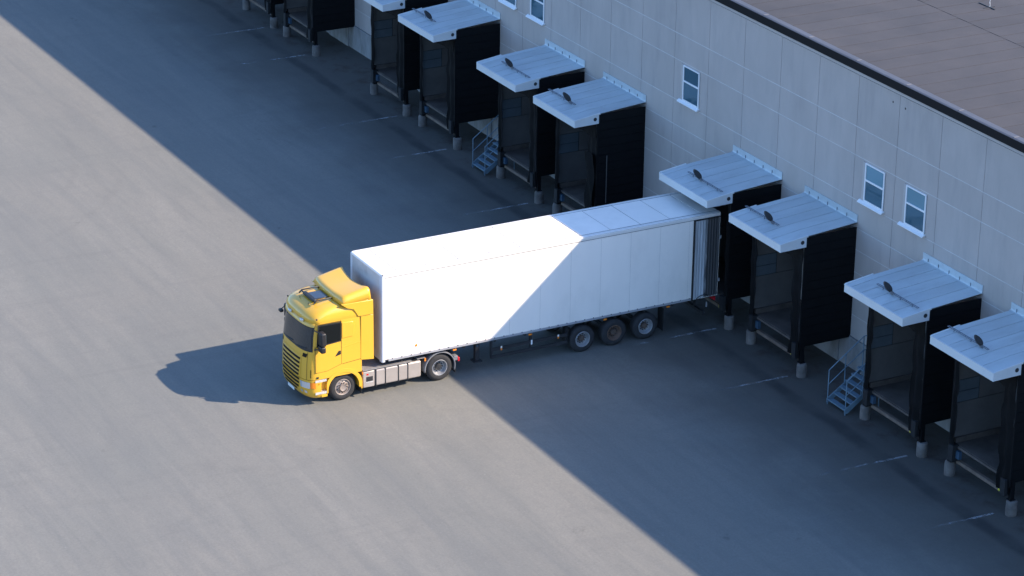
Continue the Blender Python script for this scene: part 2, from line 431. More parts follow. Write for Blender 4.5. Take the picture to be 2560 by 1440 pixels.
# core as wall slab + window holes handled by leaving a dark backing behind the panes
core.box(XA, XB, YW + 0.022, YW + 70, 0.0, 11.30)
part('wall_core', core, MT['joint_dark'], wh)
JV, JH = 0.009, 0.018
pm = {}
extra = MB()
for ri in range(len(rows) - 1):
    z0, z1 = rows[ri] + JH, rows[ri + 1] - JH
    mb = MB().box(JV, 2.455 - JV, 0.0, 0.021, z0, z1)
    pm[ri] = mesh_of('wall_panel', mb, MT['concrete'])
    for k in range(-29, 19):
        x0 = colx(k)
        if x0 < XA or x0 + 2.455 > XB + 0.5: continue
        if -22 <= k <= 8:
            if ri == 5 and k in win_cols:
                xc = x0 + 1.2275; w = 0.68
                q = MB().box(x0 + JV, xc - w, YW, YW + 0.021, z0, z1).box(xc + w, x0 + 2.455 - JV, YW, YW + 0.021, z0, z1)
                q.box(xc - w, xc + w, YW + 0.0001, YW + 0.021, z1 - 0.05, z1).box(xc - w, xc + w, YW + 0.0001, YW + 0.021, z0, 6.46)
                part('wall_panel', q, MT['concrete'], wh)
            else:
                put('wall_panel', pm[ri], wh, (x0, 0.0, 0.0))
        else:
            extra.box(x0 + JV, x0 + 2.455 - JV, YW, YW + 0.021, z0, z1)
o = part('wall_panel', extra, MT['concrete'], wh); o['kind'] = 'stuff'
for z in rows[1:-1]:
    part('joint_strip', MB().box(XA, XB, YW + 0.008, YW + 0.0225, z - JH - 0.002, z + JH + 0.002), MT['joint_light'], wh)  # pale colour stands in for skylight caught on the panel ledges
part('plinth', MB().box(XA, XB, YW - 0.035, YW + 0.03, 0.0, 1.165), MT['plinth'], wh)
part('pale_cornice', MB().box(XA, XB, YW - 0.03, YW + 0.03, 10.965, 11.129), MT['pale_strip'], wh)
part('fascia', MB().box(XA, XB, YW - 0.15, YW + 0.03, 11.13, 11.425), MT['fascia'], wh)
# roof edge sheets, each a folded length
cs = MB().prism_x([(YW - 0.155, 11.427), (YW - 0.155, 11.44), (YW - 0.10, 11.462), (YW + 0.13, 11.462), (YW + 0.24, 11.385), (YW + 0.24, 11.36), (YW + 0.05, 11.427)][::-1], 0.0, 2.96)
cme = mesh_of('roof_edge_sheet', cs, MT['cap'], (0, YW, 0))
lap = MB().box(-0.03, 0.03, YW - 0.10, YW + 0.10, 11.463, 11.470)
lme = mesh_of('lap_joint', lap, MT['steel_post'], (0, YW, 0))
k = 0
x = XA
while x < XB - 3:
    e = put('roof_edge_sheet', cme, wh, (x, 0, 0))
    if -12 < x < 20: put('lap_joint', lme, e, (2.98, 0, 0))
    x += 2.98
# roofing felt: strips about 0.95 m wide, laid from the edge inwards, lapped
rd = MB().box(XA, XB, YW + 0.2, YW + 70, 11.30, 11.352)
part('roof_deck', rd, MT['felt_seam'], wh)
def felt_mesh(y0, y1):
    q = MB()
    w = 0.955
    q.add([(0.006, y0, 11.353), (w, y0, 11.353), (w, y1, 11.353), (0.006, y1, 11.353),
           (0.006, y0, 11.364), (w + 0.0, y0, 11.372), (w + 0.0, y1, 11.372), (0.006, y1, 11.364)],
          [(3, 2, 1, 0), (4, 5, 6, 7), (0, 1, 5, 4), (1, 2, 6, 5), (2, 3, 7, 6), (3, 0, 4, 7)])
    return mesh_of('roofing_sheet', q, MT['felt'], (0, YW, 0))
fa, fb, fc = felt_mesh(2.95, 9.03), felt_mesh(9.06, 16.2), felt_mesh(16.25, 24.0)
far = MB()
n = 0
x = XA
while x < XB - 1:
    if -16 < x < 18:
        put('roofing_sheet', fa, wh, (x, 0, 0)); put('roofing_sheet', fb, wh, (x - 0.42, 0, 0)); put('roofing_sheet', fc, wh, (x - 0.1, 0, 0))
    else:
        far.box(x + 0.006, x + 0.955, 2.95, 24.0, 11.353, 11.37)
    x += 0.958
far.box(XA, XB, 24.05, YW + 69.9, 11.353, 11.37)
o = part('roofing_sheet', far, MT['felt'], wh); o['kind'] = 'stuff'
# two drain holes in the wall
for hx, hz in ((8.27, 10.58), (9.0, 10.56)):
    h = MB()
    n = 14
    h.add([(hx + 0.035 * math.cos(2 * math.pi * i / n), YW - 0.004, hz + 0.04 * math.sin(2 * math.pi * i / n)) for i in range(n)] +
          [(hx + 0.035 * math.cos(2 * math.pi * i / n), YW + 0.01, hz + 0.04 * math.sin(2 * math.pi * i / n)) for i in range(n)],
          [tuple(range(n))] + [(i, (i + 1) % n, n + (i + 1) % n, n + i) for i in range(n)])
    part('drain_hole', h, MT['dark_metal'], wh)

def window(xc, upper):
    w = put('window', mesh_of('window', MB().box(-0.66, 0.66, 0.0, 0.018, 6.47, 7.93), MT['dark_metal']), wh, (xc, 0.003, 0))
    yo = YW
    def P(name, mb, m, **kw): return part(name, mb, m, w, **kw)
    x0, x1 = xc - 0.66, xc + 0.66
    # pale reveal on the side away from the pane
    P('reveal', MB().box(x0, x0 + 0.15, yo - 0.03, yo + 0.0, 6.50, 7.93), MT['pale_strip'])
    fr = MB()
    fx0 = x0 + 0.15
    fr.box(fx0, fx0 + 0.06, yo - 0.045, yo, 6.50, 7.93).box(x1 - 0.05, x1, yo - 0.045, yo, 6.50, 7.93)
    fr.box(fx0 + 0.06, x1 - 0.05, yo - 0.044, yo, 7.88, 7.93).box(fx0 + 0.06, x1 - 0.05, yo - 0.044, yo, 6.50, 6.56)
    P('frame', fr, MT['win_frame'])
    P('glazing_bar', MB().box(fx0 + 0.06, x1 - 0.05, yo - 0.05, yo, 7.27, 7.335), MT['win_frame'])
    P('pane', MB().box(fx0 + 0.06, x1 - 0.05, yo - 0.022, yo - 0.012, 7.335, 7.88), MT['pane_reflection'] if upper else MT['glass'])
    P('pane', MB().box(fx0 + 0.06, x1 - 0.05, yo - 0.022, yo - 0.012, 6.56, 7.27), MT['glass'])
    P('sill', MB().prism_x([(yo - 0.14, 6.40), (yo - 0.14, 6.425), (yo - 0.05, 6.50), (yo, 6.50), (yo, 6.44)][::-1], x0 - 0.09, x1 + 0.05), MT['win_frame'])
for kx, up in zip(win_cols, (0, 0, 0, 1, 1)):
    window(colx(kx) + 1.2275, up)

# lightning rod on the roof
lr = thing('lightning_rod', 'thin metal lightning rod on a cross foot on the warehouse roof', 'lightning rod', (2.81, 10.87, 11.37))
part('rod', MB().tube([(2.81, 10.87, 11.37), (2.81, 10.87, 11.52), (2.79, 10.87, 11.58), (2.82, 10.87, 11.74)], 0.010, 6), MT['canopy_white'], lr)
part('foot', MB().box(2.15, 3.12, 10.855, 10.885, 11.368, 11.40).box(2.795, 2.825, 10.6, 11.1, 11.366, 11.397), MT['dark_metal'], lr)

# ------------------------------------------------------------------ dock shelters
def roofz(y):
    if y < 0.64: return 5.26 + (y + 0.47) / 1.11 * 0.15
    return 5.41 + (y - 0.64) / 2.08 * 0.17

def wavy_curtain(x0, x1, z0, z1, yb, seed, inner):
    rnd = random.Random(seed); ph = [rnd.uniform(0, 6.28) for _ in range(6)]
    P = []
    nz, nx = 26, 12
    for i in range(nz + 1):
        t = i / nz; z = z0 + (z1 - z0) * t; rw = []
        for j in range(nx + 1):
            u = j / nx
            xx = x0 + (x1 - x0) * u
            wob = 0.035 * math.sin(5 * z + ph[0]) + 0.025 * math.sin(2.1 * z + ph[1]) + 0.02 * math.sin(9 * z + ph[2])
            xx += wob * (u if inner > 0 else (1 - u)) * 1.0
            y = yb + 0.045 * math.sin(u * 9 + ph[3] + 0.8 * math.sin(1.3 * z + ph[4])) * (0.4 + 0.6 * (1 - t)) + 0.015 * math.sin(6 * z + ph[5])
            rw.append((xx, y, z))
        P.append(rw)
    return MB().grid(P)

# shared meshes (local to the dock centre)
SH = {}
nb_boards = 12
bz = [1.22 + (5.39 - 1.22) * i / nb_boards for i in range(nb_boards + 1)]
hb = bz[1] - bz[0]
SH['board'] = mesh_of('cladding_board', MB().prism_x([(0.60, 0.0), (2.745, 0.0), (2.745, hb - 0.012), (0.60, hb - 0.012)], -0.02, 0.02), MT['black_sheet'])
SH['lap'] = None
edges = [-1.68, -1.37, -0.78, -0.175, 0.43, 1.045, 1.68]
def sheet(x0, x1):
    ysl = [-0.47, 0.64, 2.73]; q = MB()
    top = []; bot = []
    for y in ysl:
        z = roofz(y)
        top += [(x0 + 0.008, y, z + 0.002), (x1 - 0.05, y, z + 0.005), (x1 - 0.035, y, z + 0.009), (x1 - 0.006, y, z + 0.009)]
        bot += [(x0 + 0.008, y, z - 0.03), (x1 - 0.05, y, z - 0.03), (x1 - 0.035, y, z - 0.03), (x1 - 0.006, y, z - 0.03)]
    nn = len(top); fs = []
    for i in range(2):
        for j in range(3):
            fs.append((i * 4 + j, i * 4 + j + 1, (i + 1) * 4 + j + 1, (i + 1) * 4 + j))
            fs.append((nn + i * 4 + j, nn + (i + 1) * 4 + j, nn + (i + 1) * 4 + j + 1, nn + i * 4 + j + 1))
        for j in (0, 3):
            fs.append((i * 4 + j, (i + 1) * 4 + j, nn + (i + 1) * 4 + j, nn + i * 4 + j))
    for j in range(3):
        fs.append((j, nn + j, nn + j + 1, j + 1)); fs.append((8 + j, 8 + j + 1, nn + 8 + j + 1, nn + 8 + j))
    q.add(top + bot, fs)
    return mesh_of('roof_sheet', q, MT['canopy'])
SH['sheets'] = [sheet(edges[i], edges[i + 1]) for i in range(6)]
dk = MB()
dk.prism_x([(-0.465, roofz(-0.465) - 0.05), (0.64, roofz(0.64) - 0.05), (2.72, roofz(2.72) - 0.05), (2.72, roofz(2.72) - 0.032), (0.64, roofz(0.64) - 0.032), (-0.465, roofz(-0.465) - 0.032)], -1.64, 1.64)
SH['deck'] = mesh_of('roof_deck', dk, MT['dark_metal'])
ff = MB()
ff.prism_x([(-0.492, 4.985), (-0.471, 4.985), (-0.471, 5.255), (-0.492, 5.255)], -1.70, 1.70)
ff.prism_x([(-0.50, 5.235), (-0.44, 5.235), (-0.44, 5.272), (-0.50, 5.272)], -1.703, 1.703)
ff.prism_x([(-0.471, 4.985), (-0.36, 4.985), (-0.36, 5.0), (-0.471, 5.0)], -1.68, 1.68)
SH['front_fascia'] = mesh_of('front_fascia', ff, MT['canopy_white'])
def side_fascia(sx):
    q = MB()
    # flat side panel with a top lip
    xa, xb = (1.672, 1.695) if sx > 0 else (-1.695, -1.672)
    q.prism_x([(-0.47, 4.99), (0.60, 5.005), (0.60, roofz(0.60) - 0.035), (-0.47, roofz(-0.47) - 0.035)], xa, xb)
    xa, xb = (1.655, 1.705) if sx > 0 else (-1.705, -1.655)
    q.prism_x([(-0.47, roofz(-0.47) - 0.03), (0.66, roofz(0.66) - 0.03), (0.66, roofz(0.66) + 0.03), (-0.47, roofz(-0.47) + 0.03)], xa, xb)
    return mesh_of('side_fascia', q, MT['canopy_white'])
SH['fascia_r'], SH['fascia_l'] = side_fascia(1), side_fascia(-1)
SH['hole'] = mesh_of('vent_hole', MB().lathe([(0.0, 0.075), (0.006, 0.075), (0.006, 0.06), (0.002, 0.0)], (0, 0.43, 5.205), n=20), MT['dark_metal'])
SH['verge'] = mesh_of('verge_trim', MB().prism_x([(0.67, roofz(0.67) - 0.05), (2.73, roofz(2.73) - 0.05), (2.73, roofz(2.73) - 0.012), (0.67, roofz(0.67) - 0.012)], -0.014, 0.014), MT['dark_metal'])
fl = MB()
fl.prism_x([(2.63, roofz(2.66) + 0.008), (2.70, roofz(2.7) + 0.014), (2.722, 5.64), (2.722, 5.86), (2.745, 5.86), (2.745, 5.56), (2.66, 5.56)][::-1], -1.69, 1.69)
SH['flash'] = mesh_of('wall_flashing', fl, MT['canopy'])
SH['clip'] = mesh_of('flashing_fold', MB().box(-0.008, 0.008, 2.70, 2.726, 5.60, 5.73), MT['bar_metal'])
SH['trim'] = mesh_of('corner_trim', MB().box(-0.03, 0.03, 0.565, 0.625, 1.0, 4.98), MT['black_sheet'])
SH['lin_low'] = mesh_of('lining_panel', MB().box(-1.615, -1.585, 0.66, 2.73, 1.40, 2.65), MT['lining'])
SH['lin_up1'] = mesh_of('lining_panel', MB().box(-1.612, -1.588, 0.66, 1.58, 2.67, 3.04), MT['lining_blue'])
SH['lin_up2'] = mesh_of('lining_panel', MB().box(-1.612, -1.588, 0.66, 1.58, 3.06, 3.46), MT['lining_blue'])
SH['lin_up3'] = mesh_of('lining_panel', MB().box(-1.612, -1.588, 1.61, 2.73, 2.67, 3.46), MT['lining'])
SH['lin_top'] = mesh_of('lining_panel', MB().box(-1.612, -1.588, 0.66, 2.73, 3.48, 4.95), MT['lining'])
SH['lin_r'] = mesh_of('lining_panel', MB().box(1.588, 1.612, 0.66, 2.73, 1.40, 4.95), MT['lining'])
SH['edge'] = mesh_of('lining_edge', MB().box(-1.60, -1.565, 0.615, 0.655, 1.30, 4.95), MT['steel_post'])
lv = MB().box(-1.50, 1.50, 0.72, 2.73, 1.14, 1.215).box(-1.45, 1.45, 0.66, 0.72, 1.12, 1.20)
SH['leveller'] = mesh_of('leveller_plate', lv, MT['leveller'])
SH['lip'] = mesh_of('floor_upstand', MB().box(-0.0425, 0.0425, 0.72, 2.73, 1.15, 1.40), MT['leveller'])
SH['dface'] = mesh_of('pit_face', MB().box(-1.1, 1.07, 2.66, 2.72, 0.0, 1.12), MT['plinth'])
SH['beam'] = mesh_of('dock_beam', MB().box(-1.36, 1.36, 0.70, 0.82, 0.55, 0.67), MT['rusty_beam'])
SH['ymark'] = mesh_of('yellow_mark', MB().box(0.92, 1.17, 0.695, 0.70, 0.56, 0.668), MT['yellow_mark'])
SH['wmark'] = mesh_of('white_mark', MB().box(1.18, 1.30, 0.695, 0.70, 0.56, 0.668), MT['white_mark'])
SH['bumper'] = mesh_of('dock_bumper', MB().box(-0.12, 0.12, 0.46, 0.72, 0.66, 1.24), MT['rubber'])
SH['leg'] = mesh_of('support_leg', MB().box(-0.07, 0.07, 0.63, 0.77, 0.52, 1.22).box(-0.11, 0.11, 0.59, 0.81, 0.521, 0.55), MT['black_sheet'])
SH['rear_beam'] = mesh_of('side_beam', MB().box(-0.045, 0.045, 0.62, 2.72, 1.13, 1.218), MT['black_sheet'])
SH['blue'] = mesh_of('blue_bracket', MB().box(-1.34, -1.12, 0.60, 0.72, 0.78, 1.05), MT['blue_steel'])
doorpan = [mesh_of('door_panel', MB().box(-1.25, 1.25, 2.69, 2.72, 1.25 + i * 0.62, 1.25 + (i + 1) * 0.62 - 0.012), MT['door_grey']) for i in range(5)]
cur = {}
for sd in range(3):
    cur[sd] = (mesh_of('side_curtain', wavy_curtain(-1.66, -1.30, 0.70 + 0.05 * sd, 4.97, 0.54, 10 + sd, 1), MT['curtain'], smooth=60),
               mesh_of('side_curtain', wavy_curtain(1.02, 1.62, 0.72, 4.97, 0.54, 20 + sd, -1), MT['curtain'], smooth=60))
hp = []
for i in range(7):
    t = i / 6
    hp.append([(-1.62 + 3.24 * j / 20, 0.50 + 0.02 * math.sin(j * 1.9 + i) + 0.04 * t, 4.98 - 0.62 * t - (0.03 * math.sin(j * 0.8) if i == 6 else 0)) for j in range(21)])
SH['head'] = mesh_of('head_curtain', MB().grid(hp), MT['curtain'], smooth=60)
# the roof arm: a lattice bar that carries a dark leaf-shaped plate
def arm_mesh(x0, x1):
    y = 0.26; z = roofz(0.26)
    q = MB()
    q.tube([(x0, y - 0.035, z + 0.085), (x1, y - 0.035, z + 0.085)], 0.014, 6)
    q.tube([(x0, y + 0.035, z + 0.085), (x1, y + 0.035, z + 0.085)], 0.014, 6)
    nseg = 7
    for i in range(nseg + 1):
        xx = x0 + (x1 - x0) * i / nseg
        q.tube([(xx, y - 0.035, z + 0.085), (xx, y + 0.035, z + 0.085)], 0.012, 5)
        if i in (1, 4, 6): q.tube([(xx, y, z - 0.0), (xx, y, z + 0.085)], 0.016, 6)
    return mesh_of('signal_arm', q, MT['bar_metal'])
SH['arm_r'], SH['arm_l'] = arm_mesh(-0.85, 1.5), arm_mesh(-1.76, 0.39)
leaf = []
n = 16
for i in range(n):
    t = 2 * math.pi * i / n
    u = 0.25 * math.cos(t); v = 0.095 * math.sin(t) * (1.0 - 0.15 * math.cos(t))
    ca, sa = math.cos(R(128)), math.sin(R(128))
    leaf.append((u * ca - v * sa, u * sa + v * ca))
z0 = roofz(0.26)
lf = MB().prism_x([(0.26 + x * 1.05 - 0.13, z * 1.05 + z0 + 0.29) for x, z in leaf][::-1], -0.03, 0.03)
lf.tube([(0.0, 0.26, z0 + 0.08), (0.0, 0.22, z0 + 0.16)], 0.03, 8)
SH['leaf'] = mesh_of('signal_plate', lf, MT['dark_metal'], smooth=40)
SH['bracket'] = mesh_of('arm_bracket', MB().box(-0.05, 0.07, 0.22, 0.30, z0 + 0.03, z0 + 0.11), MT['steel_post'])

docks = [(-41.5, 'R', 0, 'black dock shelter at the far end of the row, last before the wall ends', 'last'),
         (-36.6, 'L', 1, 'black dock shelter with a blue floor beam, next to the last shelter in the row', 'second last'),
         (-26.92, 'R', 2, 'black dock shelter beside the bare wall bay, paired with the shelter nearest the far stair', 'bay'),
         (-22.0, 'L', 0, 'black dock shelter facing the far steel stair across an open bay', 'far stair empty side'),
         (-14.64, 'R', 1, 'black dock shelter with white sheet roof directly against the far steel stair', 'far stair'),
         (-9.75, 'L', 2, 'black dock shelter with a loose torn front flap, behind the parked trailer', 'behind trailer'),
         (0.07, 'R', 0, 'black dock shelter with the white trailer backed in under its white roof', 'trailer'),
         (4.95, 'L', 1, 'empty black dock shelter with white roof right beside the trailer dock', 'beside trailer'),
         (12.3, 'R', 2, 'black dock shelter with white roof directly against the near steel stair', 'near stair'),
         (17.25, 'L', 0, 'black dock shelter with white roof at the near end of the row', 'near end')]
bol_lab = {'last': 'concrete bollard under the last dock shelter',
           'second last': 'concrete bollard under the shelter with the blue floor beam',
           'bay': 'concrete bollard under the shelter beside the bare wall bay',
           'far stair empty side': 'concrete bollard under the shelter across from the far stair',
           'far stair': 'concrete bollard under the shelter directly against the far steel stair',
           'behind trailer': 'concrete bollard under the shelter with the torn flap',
           'trailer': 'concrete bollard under the shelter holding the trailer',
           'beside trailer': 'concrete bollard under the empty shelter beside the trailer',
           'near stair': 'concrete bollard under the shelter directly against the near steel stair',
           'near end': 'concrete bollard under the near-end shelter'}
bol = MB().lathe([(0.0, 0.185), (0.03, 0.192), (0.30, 0.19), (0.48, 0.187), (0.505, 0.175), (0.52, 0.15)], (0, 0, 0), axis='z', n=22, cap=True)
bol_me = mesh_of('concrete_bollard', bol, MT['bollard'], smooth=40)
chip = MB().lathe([(0.0, 0.188), (0.22, 0.192), (0.40, 0.188), (0.46, 0.18), (0.50, 0.155), (0.52, 0.145)], (0, 0, 0), axis='z', n=22, cap=True)
chip_me = mesh_of('concrete_bollard', chip, MT['bollard'], smooth=40)

for (cx, side, sd, lab, key) in docks:
    d = thing('dock_shelter', lab, 'dock shelter', (cx, 0, 0), 'dock shelters along the warehouse wall')
    for s in (-1, 1):
        for i in range(nb_boards):
            put('cladding_board', SH['board'], d, (s * 1.645, 0, bz[i]))
        put('corner_trim', SH['trim'], d, (s * 1.645, 0, 0))
        put('verge_trim', SH['verge'], d, (s * 1.668, 0, 0))
        put('support_leg', SH['leg'], d, (s * 1.62, 0, 0))
        put('side_beam', SH['rear_beam'], d, (s * 1.60, 0, 0))
        put('dock_bumper', SH['bumper'], d, (s * 1.42, 0, 0))
    for me in SH['sheets']: put('roof_sheet', me, d)
    put('roof_deck', SH['deck'], d)
    put('front_fascia', SH['front_fascia'], d)
    for nm, s in (('fascia_r', 1), ('fascia_l', -1)):
        fo = put('side_fascia', SH[nm], d)
        put('vent_hole', SH['hole'], fo, (1.696 if s > 0 else -1.702, 0, 0))
    wf = put('wall_flashing', SH['flash'], d)
    for e in edges[1:-1]: put('flashing_fold', SH['clip'], wf, (e, 0, 0))
    for kk in ('lin_low', 'lin_up1', 'lin_up2', 'lin_up3', 'lin_top', 'lin_r'): put('lining_panel', SH[kk], d)
    put('lining_edge', SH['edge'], d)
    lvo = put('leveller_plate', SH['leveller'], d); put('floor_upstand', SH['lip'], d, (-1.5425, 0, 0)); put('floor_upstand', SH['lip'], d, (1.5425, 0, 0))
    put('pit_face', SH['dface'], d)
    bo = put('dock_beam', SH['beam'], d)
    put('yellow_mark', SH['ymark'], bo); put('white_mark', SH['wmark'], bo)
    put('blue_bracket', SH['blue'], d)
    for me in doorpan: put('door_panel', me, d)
    cl, cr_ = cur[sd]
    if key == 'trailer':
        put('side_curtain', cl, d, (-0.02, 0.03, 0))
        put('side_curtain', mesh_of('side_curtain', wavy_curtain(1.34, 1.66, 0.72, 4.97, 0.60, 33, -1), MT['curtain'], smooth=60), d)
    else:
        put('side_curtain', cl, d); put('side_curtain', cr_, d)
        put('head_curtain', SH['head'], d)
    a_ = put('signal_arm', SH['arm_r' if side == 'R' else 'arm_l'], d)
    put('arm_bracket', SH['bracket'], a_)
    put('signal_plate', SH['leaf'], d, (random.uniform(-0.10, 0.04), 0, 0))
    if key == 'behind trailer':
        # a pale batten on the side wall and a torn flap
        part('batten', MB().box(cx + 1.668, cx + 1.69, 1.0, 1.03, 1.6, 3.6), MT['lining'], d)
        part('loose_flap', MB().grid([[(cx + 1.0 + 0.6 * j / 6, 0.46 - 0.06 * math.sin(j + i), 1.2 + 2.5 * i / 8) for j in range(7)] for i in range(9)]), MT['curtain'], d, smooth=60)
    for q, s in enumerate((-1, 1)):
        b_ = put('concrete_bollard', bol_me if (sd + q) % 2 else chip_me, None, (cx + s * 1.68, 0.70, 0))
        b_.rotation_euler.z = random.uniform(0, 6.28)
        tag(b_, bol_lab[key] + (', narrow-gap side' if (side == 'R') == (s > 0) else ', open-bay side'), 'bollard', 'bollards under the dock shelters')

# ------------------------------------------------------------------ steel stairs
def stair(x0, label):
    t = thing('steel_stair', label, 'stair', (x0, 0.2, 0), 'steel stairs between docks')
    x1 = x0 + 1.10; ns = 6; run, rise = 0.235, 0.20
    def P(nm, mb, **kw): return part(nm, mb, MT['stair'], t, **kw)
    yT = 0.2 + ns * run; zT = ns * rise
    for x in (x0, x1):
        dx = 0.012
        P('stringer', MB().prism_x([(0.16, 0.06), (0.30, 0.06), (yT + 0.12, zT - 0.10), (yT + 0.12, zT + 0.06), (0.16, 0.22)], x - dx, x + dx))
        r = MB()
        r.tube([(x, 0.20, 0.0), (x, 0.20, 1.30), (x, yT, zT + 1.12), (x, 2.55, zT + 1.12), (x, 2.55, 0.0)], 0.019, 8)
        P('handrail', r, smooth=50)
        P('mid_rail', MB().tube([(x, 0.20, 0.75), (x, yT, zT + 0.58), (x, 2.55, zT + 0.58)], 0.018, 8), smooth=50)
        P('baluster', MB().tube([(x, 0.88, 0.60), (x, 0.88, 1.30 + 0.68 / (yT - 0.2) * (zT + 1.12 - 1.30))], 0.02, 8))
        P('baluster', MB().tube([(x, yT, 0.0), (x, yT, zT + 1.12)], 0.02, 8))
    for i in range(ns):
        y = 0.2 + i * run
        P('step', MB().box(x0 + 0.013, x1 - 0.013, y, y + 0.20, (i + 1) * rise - 0.03, (i + 1) * rise).box(x0 + 0.013, x1 - 0.013, y - 0.006, y - 0.0005, (i + 1) * rise - 0.045, (i + 1) * rise + 0.004))
    P('landing', MB().box(x0 - 0.02, x1 + 0.02, yT - 0.02, 2.70, zT - 0.03, zT + 0.012))
stair(9.03, 'grey galvanised steel stair with handrails beside the near-end pair of dock shelters')
stair(-17.91, 'grey galvanised steel stair with handrails beside the far dock shelters, beyond the trailer')
# steel doors at the head of the stairs (parts of the warehouse)
for xd in (9.58, -17.36):
    dd = part('door', MB().box(xd - 0.48, xd + 0.48, YW - 0.03, YW + 0.0, 1.22, 3.30), MT['door_grey'], wh)
    part('door_handle', MB().box(xd + 0.34, xd + 0.42, YW - 0.07, YW - 0.031, 2.22, 2.26), MT['dark_metal'], dd)

# ------------------------------------------------------------------ wheels
def wheel(parent, y, side, xo, width, r=0.515, kind='deep', rimmat='rim_silver', hubmat='hub_brown', rr=0.30):
    """xo = |x| of the outer tyre face"""
    s = side; zc = r
    t = MB()
    b = 0.045
    t.lathe([(xo - 0.02, rr), (xo - 0.004, rr + 0.03), (xo, rr + 0.11), (xo - 0.015, r - 0.07), (xo - b, r - 0.018), (xo - b - 0.02, r),
             (xo - width / 2 - 0.02, r), (xo - width / 2 - 0.015, r - 0.012), (xo - width / 2 + 0.0, r - 0.012), (xo - width / 2 + 0.005, r),
             (xo - width + b, r), (xo - width + 0.01, r - 0.06), (xo - width, rr + 0.1), (xo - width + 0.02, rr)], (0, y, zc), n=40, sign=s)
    w = part('wheel', MB().lathe([(xo - width + 0.05, 0.08), (xo - 0.10, 0.08)], (0, y, zc), n=12, sign=s, cap=True), MT['chassis'], parent)
    part('tyre', t, MT['tyre'], w, smooth=50)
    q = MB()
    if kind == 'deep':
        q.lathe([(xo - 0.012, rr + 0.004), (xo - 0.002, rr - 0.004), (xo - 0.006, rr - 0.022), (xo - 0.03, rr - 0.03), (xo - 0.11, rr - 0.045), (xo - 0.15, rr - 0.07),
                 (xo - 0.16, 0.17), (xo - 0.155, 0.0)], (0, y, zc), n=40, sign=s)
    else:
        q.lathe([(xo - 0.012, rr + 0.004), (xo - 0.002, rr - 0.004), (xo - 0.008, rr - 0.02), (xo - 0.05, rr - 0.035), (xo - 0.05, rr - 0.06),
                 (xo - 0.02, 0.19), (xo - 0.012, 0.15), (xo - 0.012, 0.0)], (0, y, zc), n=40, sign=s)
    part('rim', q, MT[rimmat], w, smooth=35)
    h = MB()
    base = xo - 0.155 if kind == 'deep' else xo - 0.012
    h.lathe([(base, 0.13), (base + 0.05, 0.125), (base + 0.09 if kind == 'deep' else base + 0.035, 0.10), (base + 0.10 if kind == 'deep' else base + 0.045, 0.0)], (0, y, zc), n=24, sign=s)
    part('hub', h, MT[hubmat], w, smooth=40)
    nm = MB()
    for k in range(10):
        an = 2 * math.pi * k / 10
        nm.lathe([(base - 0.005, 0.022), (base + 0.04, 0.020), (base + 0.045, 0.0)], (0, y + 0.167 * math.cos(an), zc + 0.167 * math.sin(an)), n=8, sign=s)
    part('wheel_nut', nm, MT['dark_metal' if hubmat != 'rim_bronze' else 'hub_brown'], w)['kind'] = 'stuff'
    # ventilation holes of the disc
    vh = MB()
    for k in range(10):
        an = 2 * math.pi * (k + 0.5) / 10; rad = 0.212
        xx = (xo - 0.1585) if kind == 'deep' else (xo - 0.028)
        vh.lathe([(xx, 0.024), (xx + 0.004, 0.024), (xx + 0.0045, 0.0)], (0, y + rad * math.cos(an), zc + rad * math.sin(an)), n=10, sign=s)
    part('vent_hole', vh, MT['dark_metal'], w)['kind'] = 'stuff'
    return w

# ------------------------------------------------------------------ semi-trailer
TX0, TX1, TY0, TY1, TZ0, TZ1 = -1.265, 1.28, -13.42, 0.42, 1.24, 4.53
tr = thing('semi_trailer', 'long white box semi-trailer backed into a dock shelter, its rear doors folded open', 'trailer', (0, -4, 0))
T = lambda nm, mb, m, par=tr, **kw: part(nm, mb, MT[m] if isinstance(m, str) else m, par, **kw)
T('box_core', MB().box(TX0 + 0.03, TX1 - 0.006, TY0 + 0.03, TY1 - 0.02, TZ0 + 0.02, TZ1 - 0.014), 'tseam')
seamy = [TY0 + 0.10, -12.765, -11.57, -10.32, -9.09, -7.855, -6.60, -5.365, -4.115, -2.855, -1.625, -0.335, TY1]
for i in range(len(seamy) - 1):
    y0, y1 = seamy[i] + (0.014 if i else 0), seamy[i + 1] - 0.014
    rf = MB().box(-1.06, 1.07, y0, y1, TZ1 - 0.013, TZ1 - 0.002 + (0.004 if i % 2 else 0))
    T('roof_panel', rf, 'white_paint')
sy = [TY0 + 0.10] + [TY0 + 0.10 + 1.243 * (i + 1) for i in range(10)] + [TY1 - 0.02]
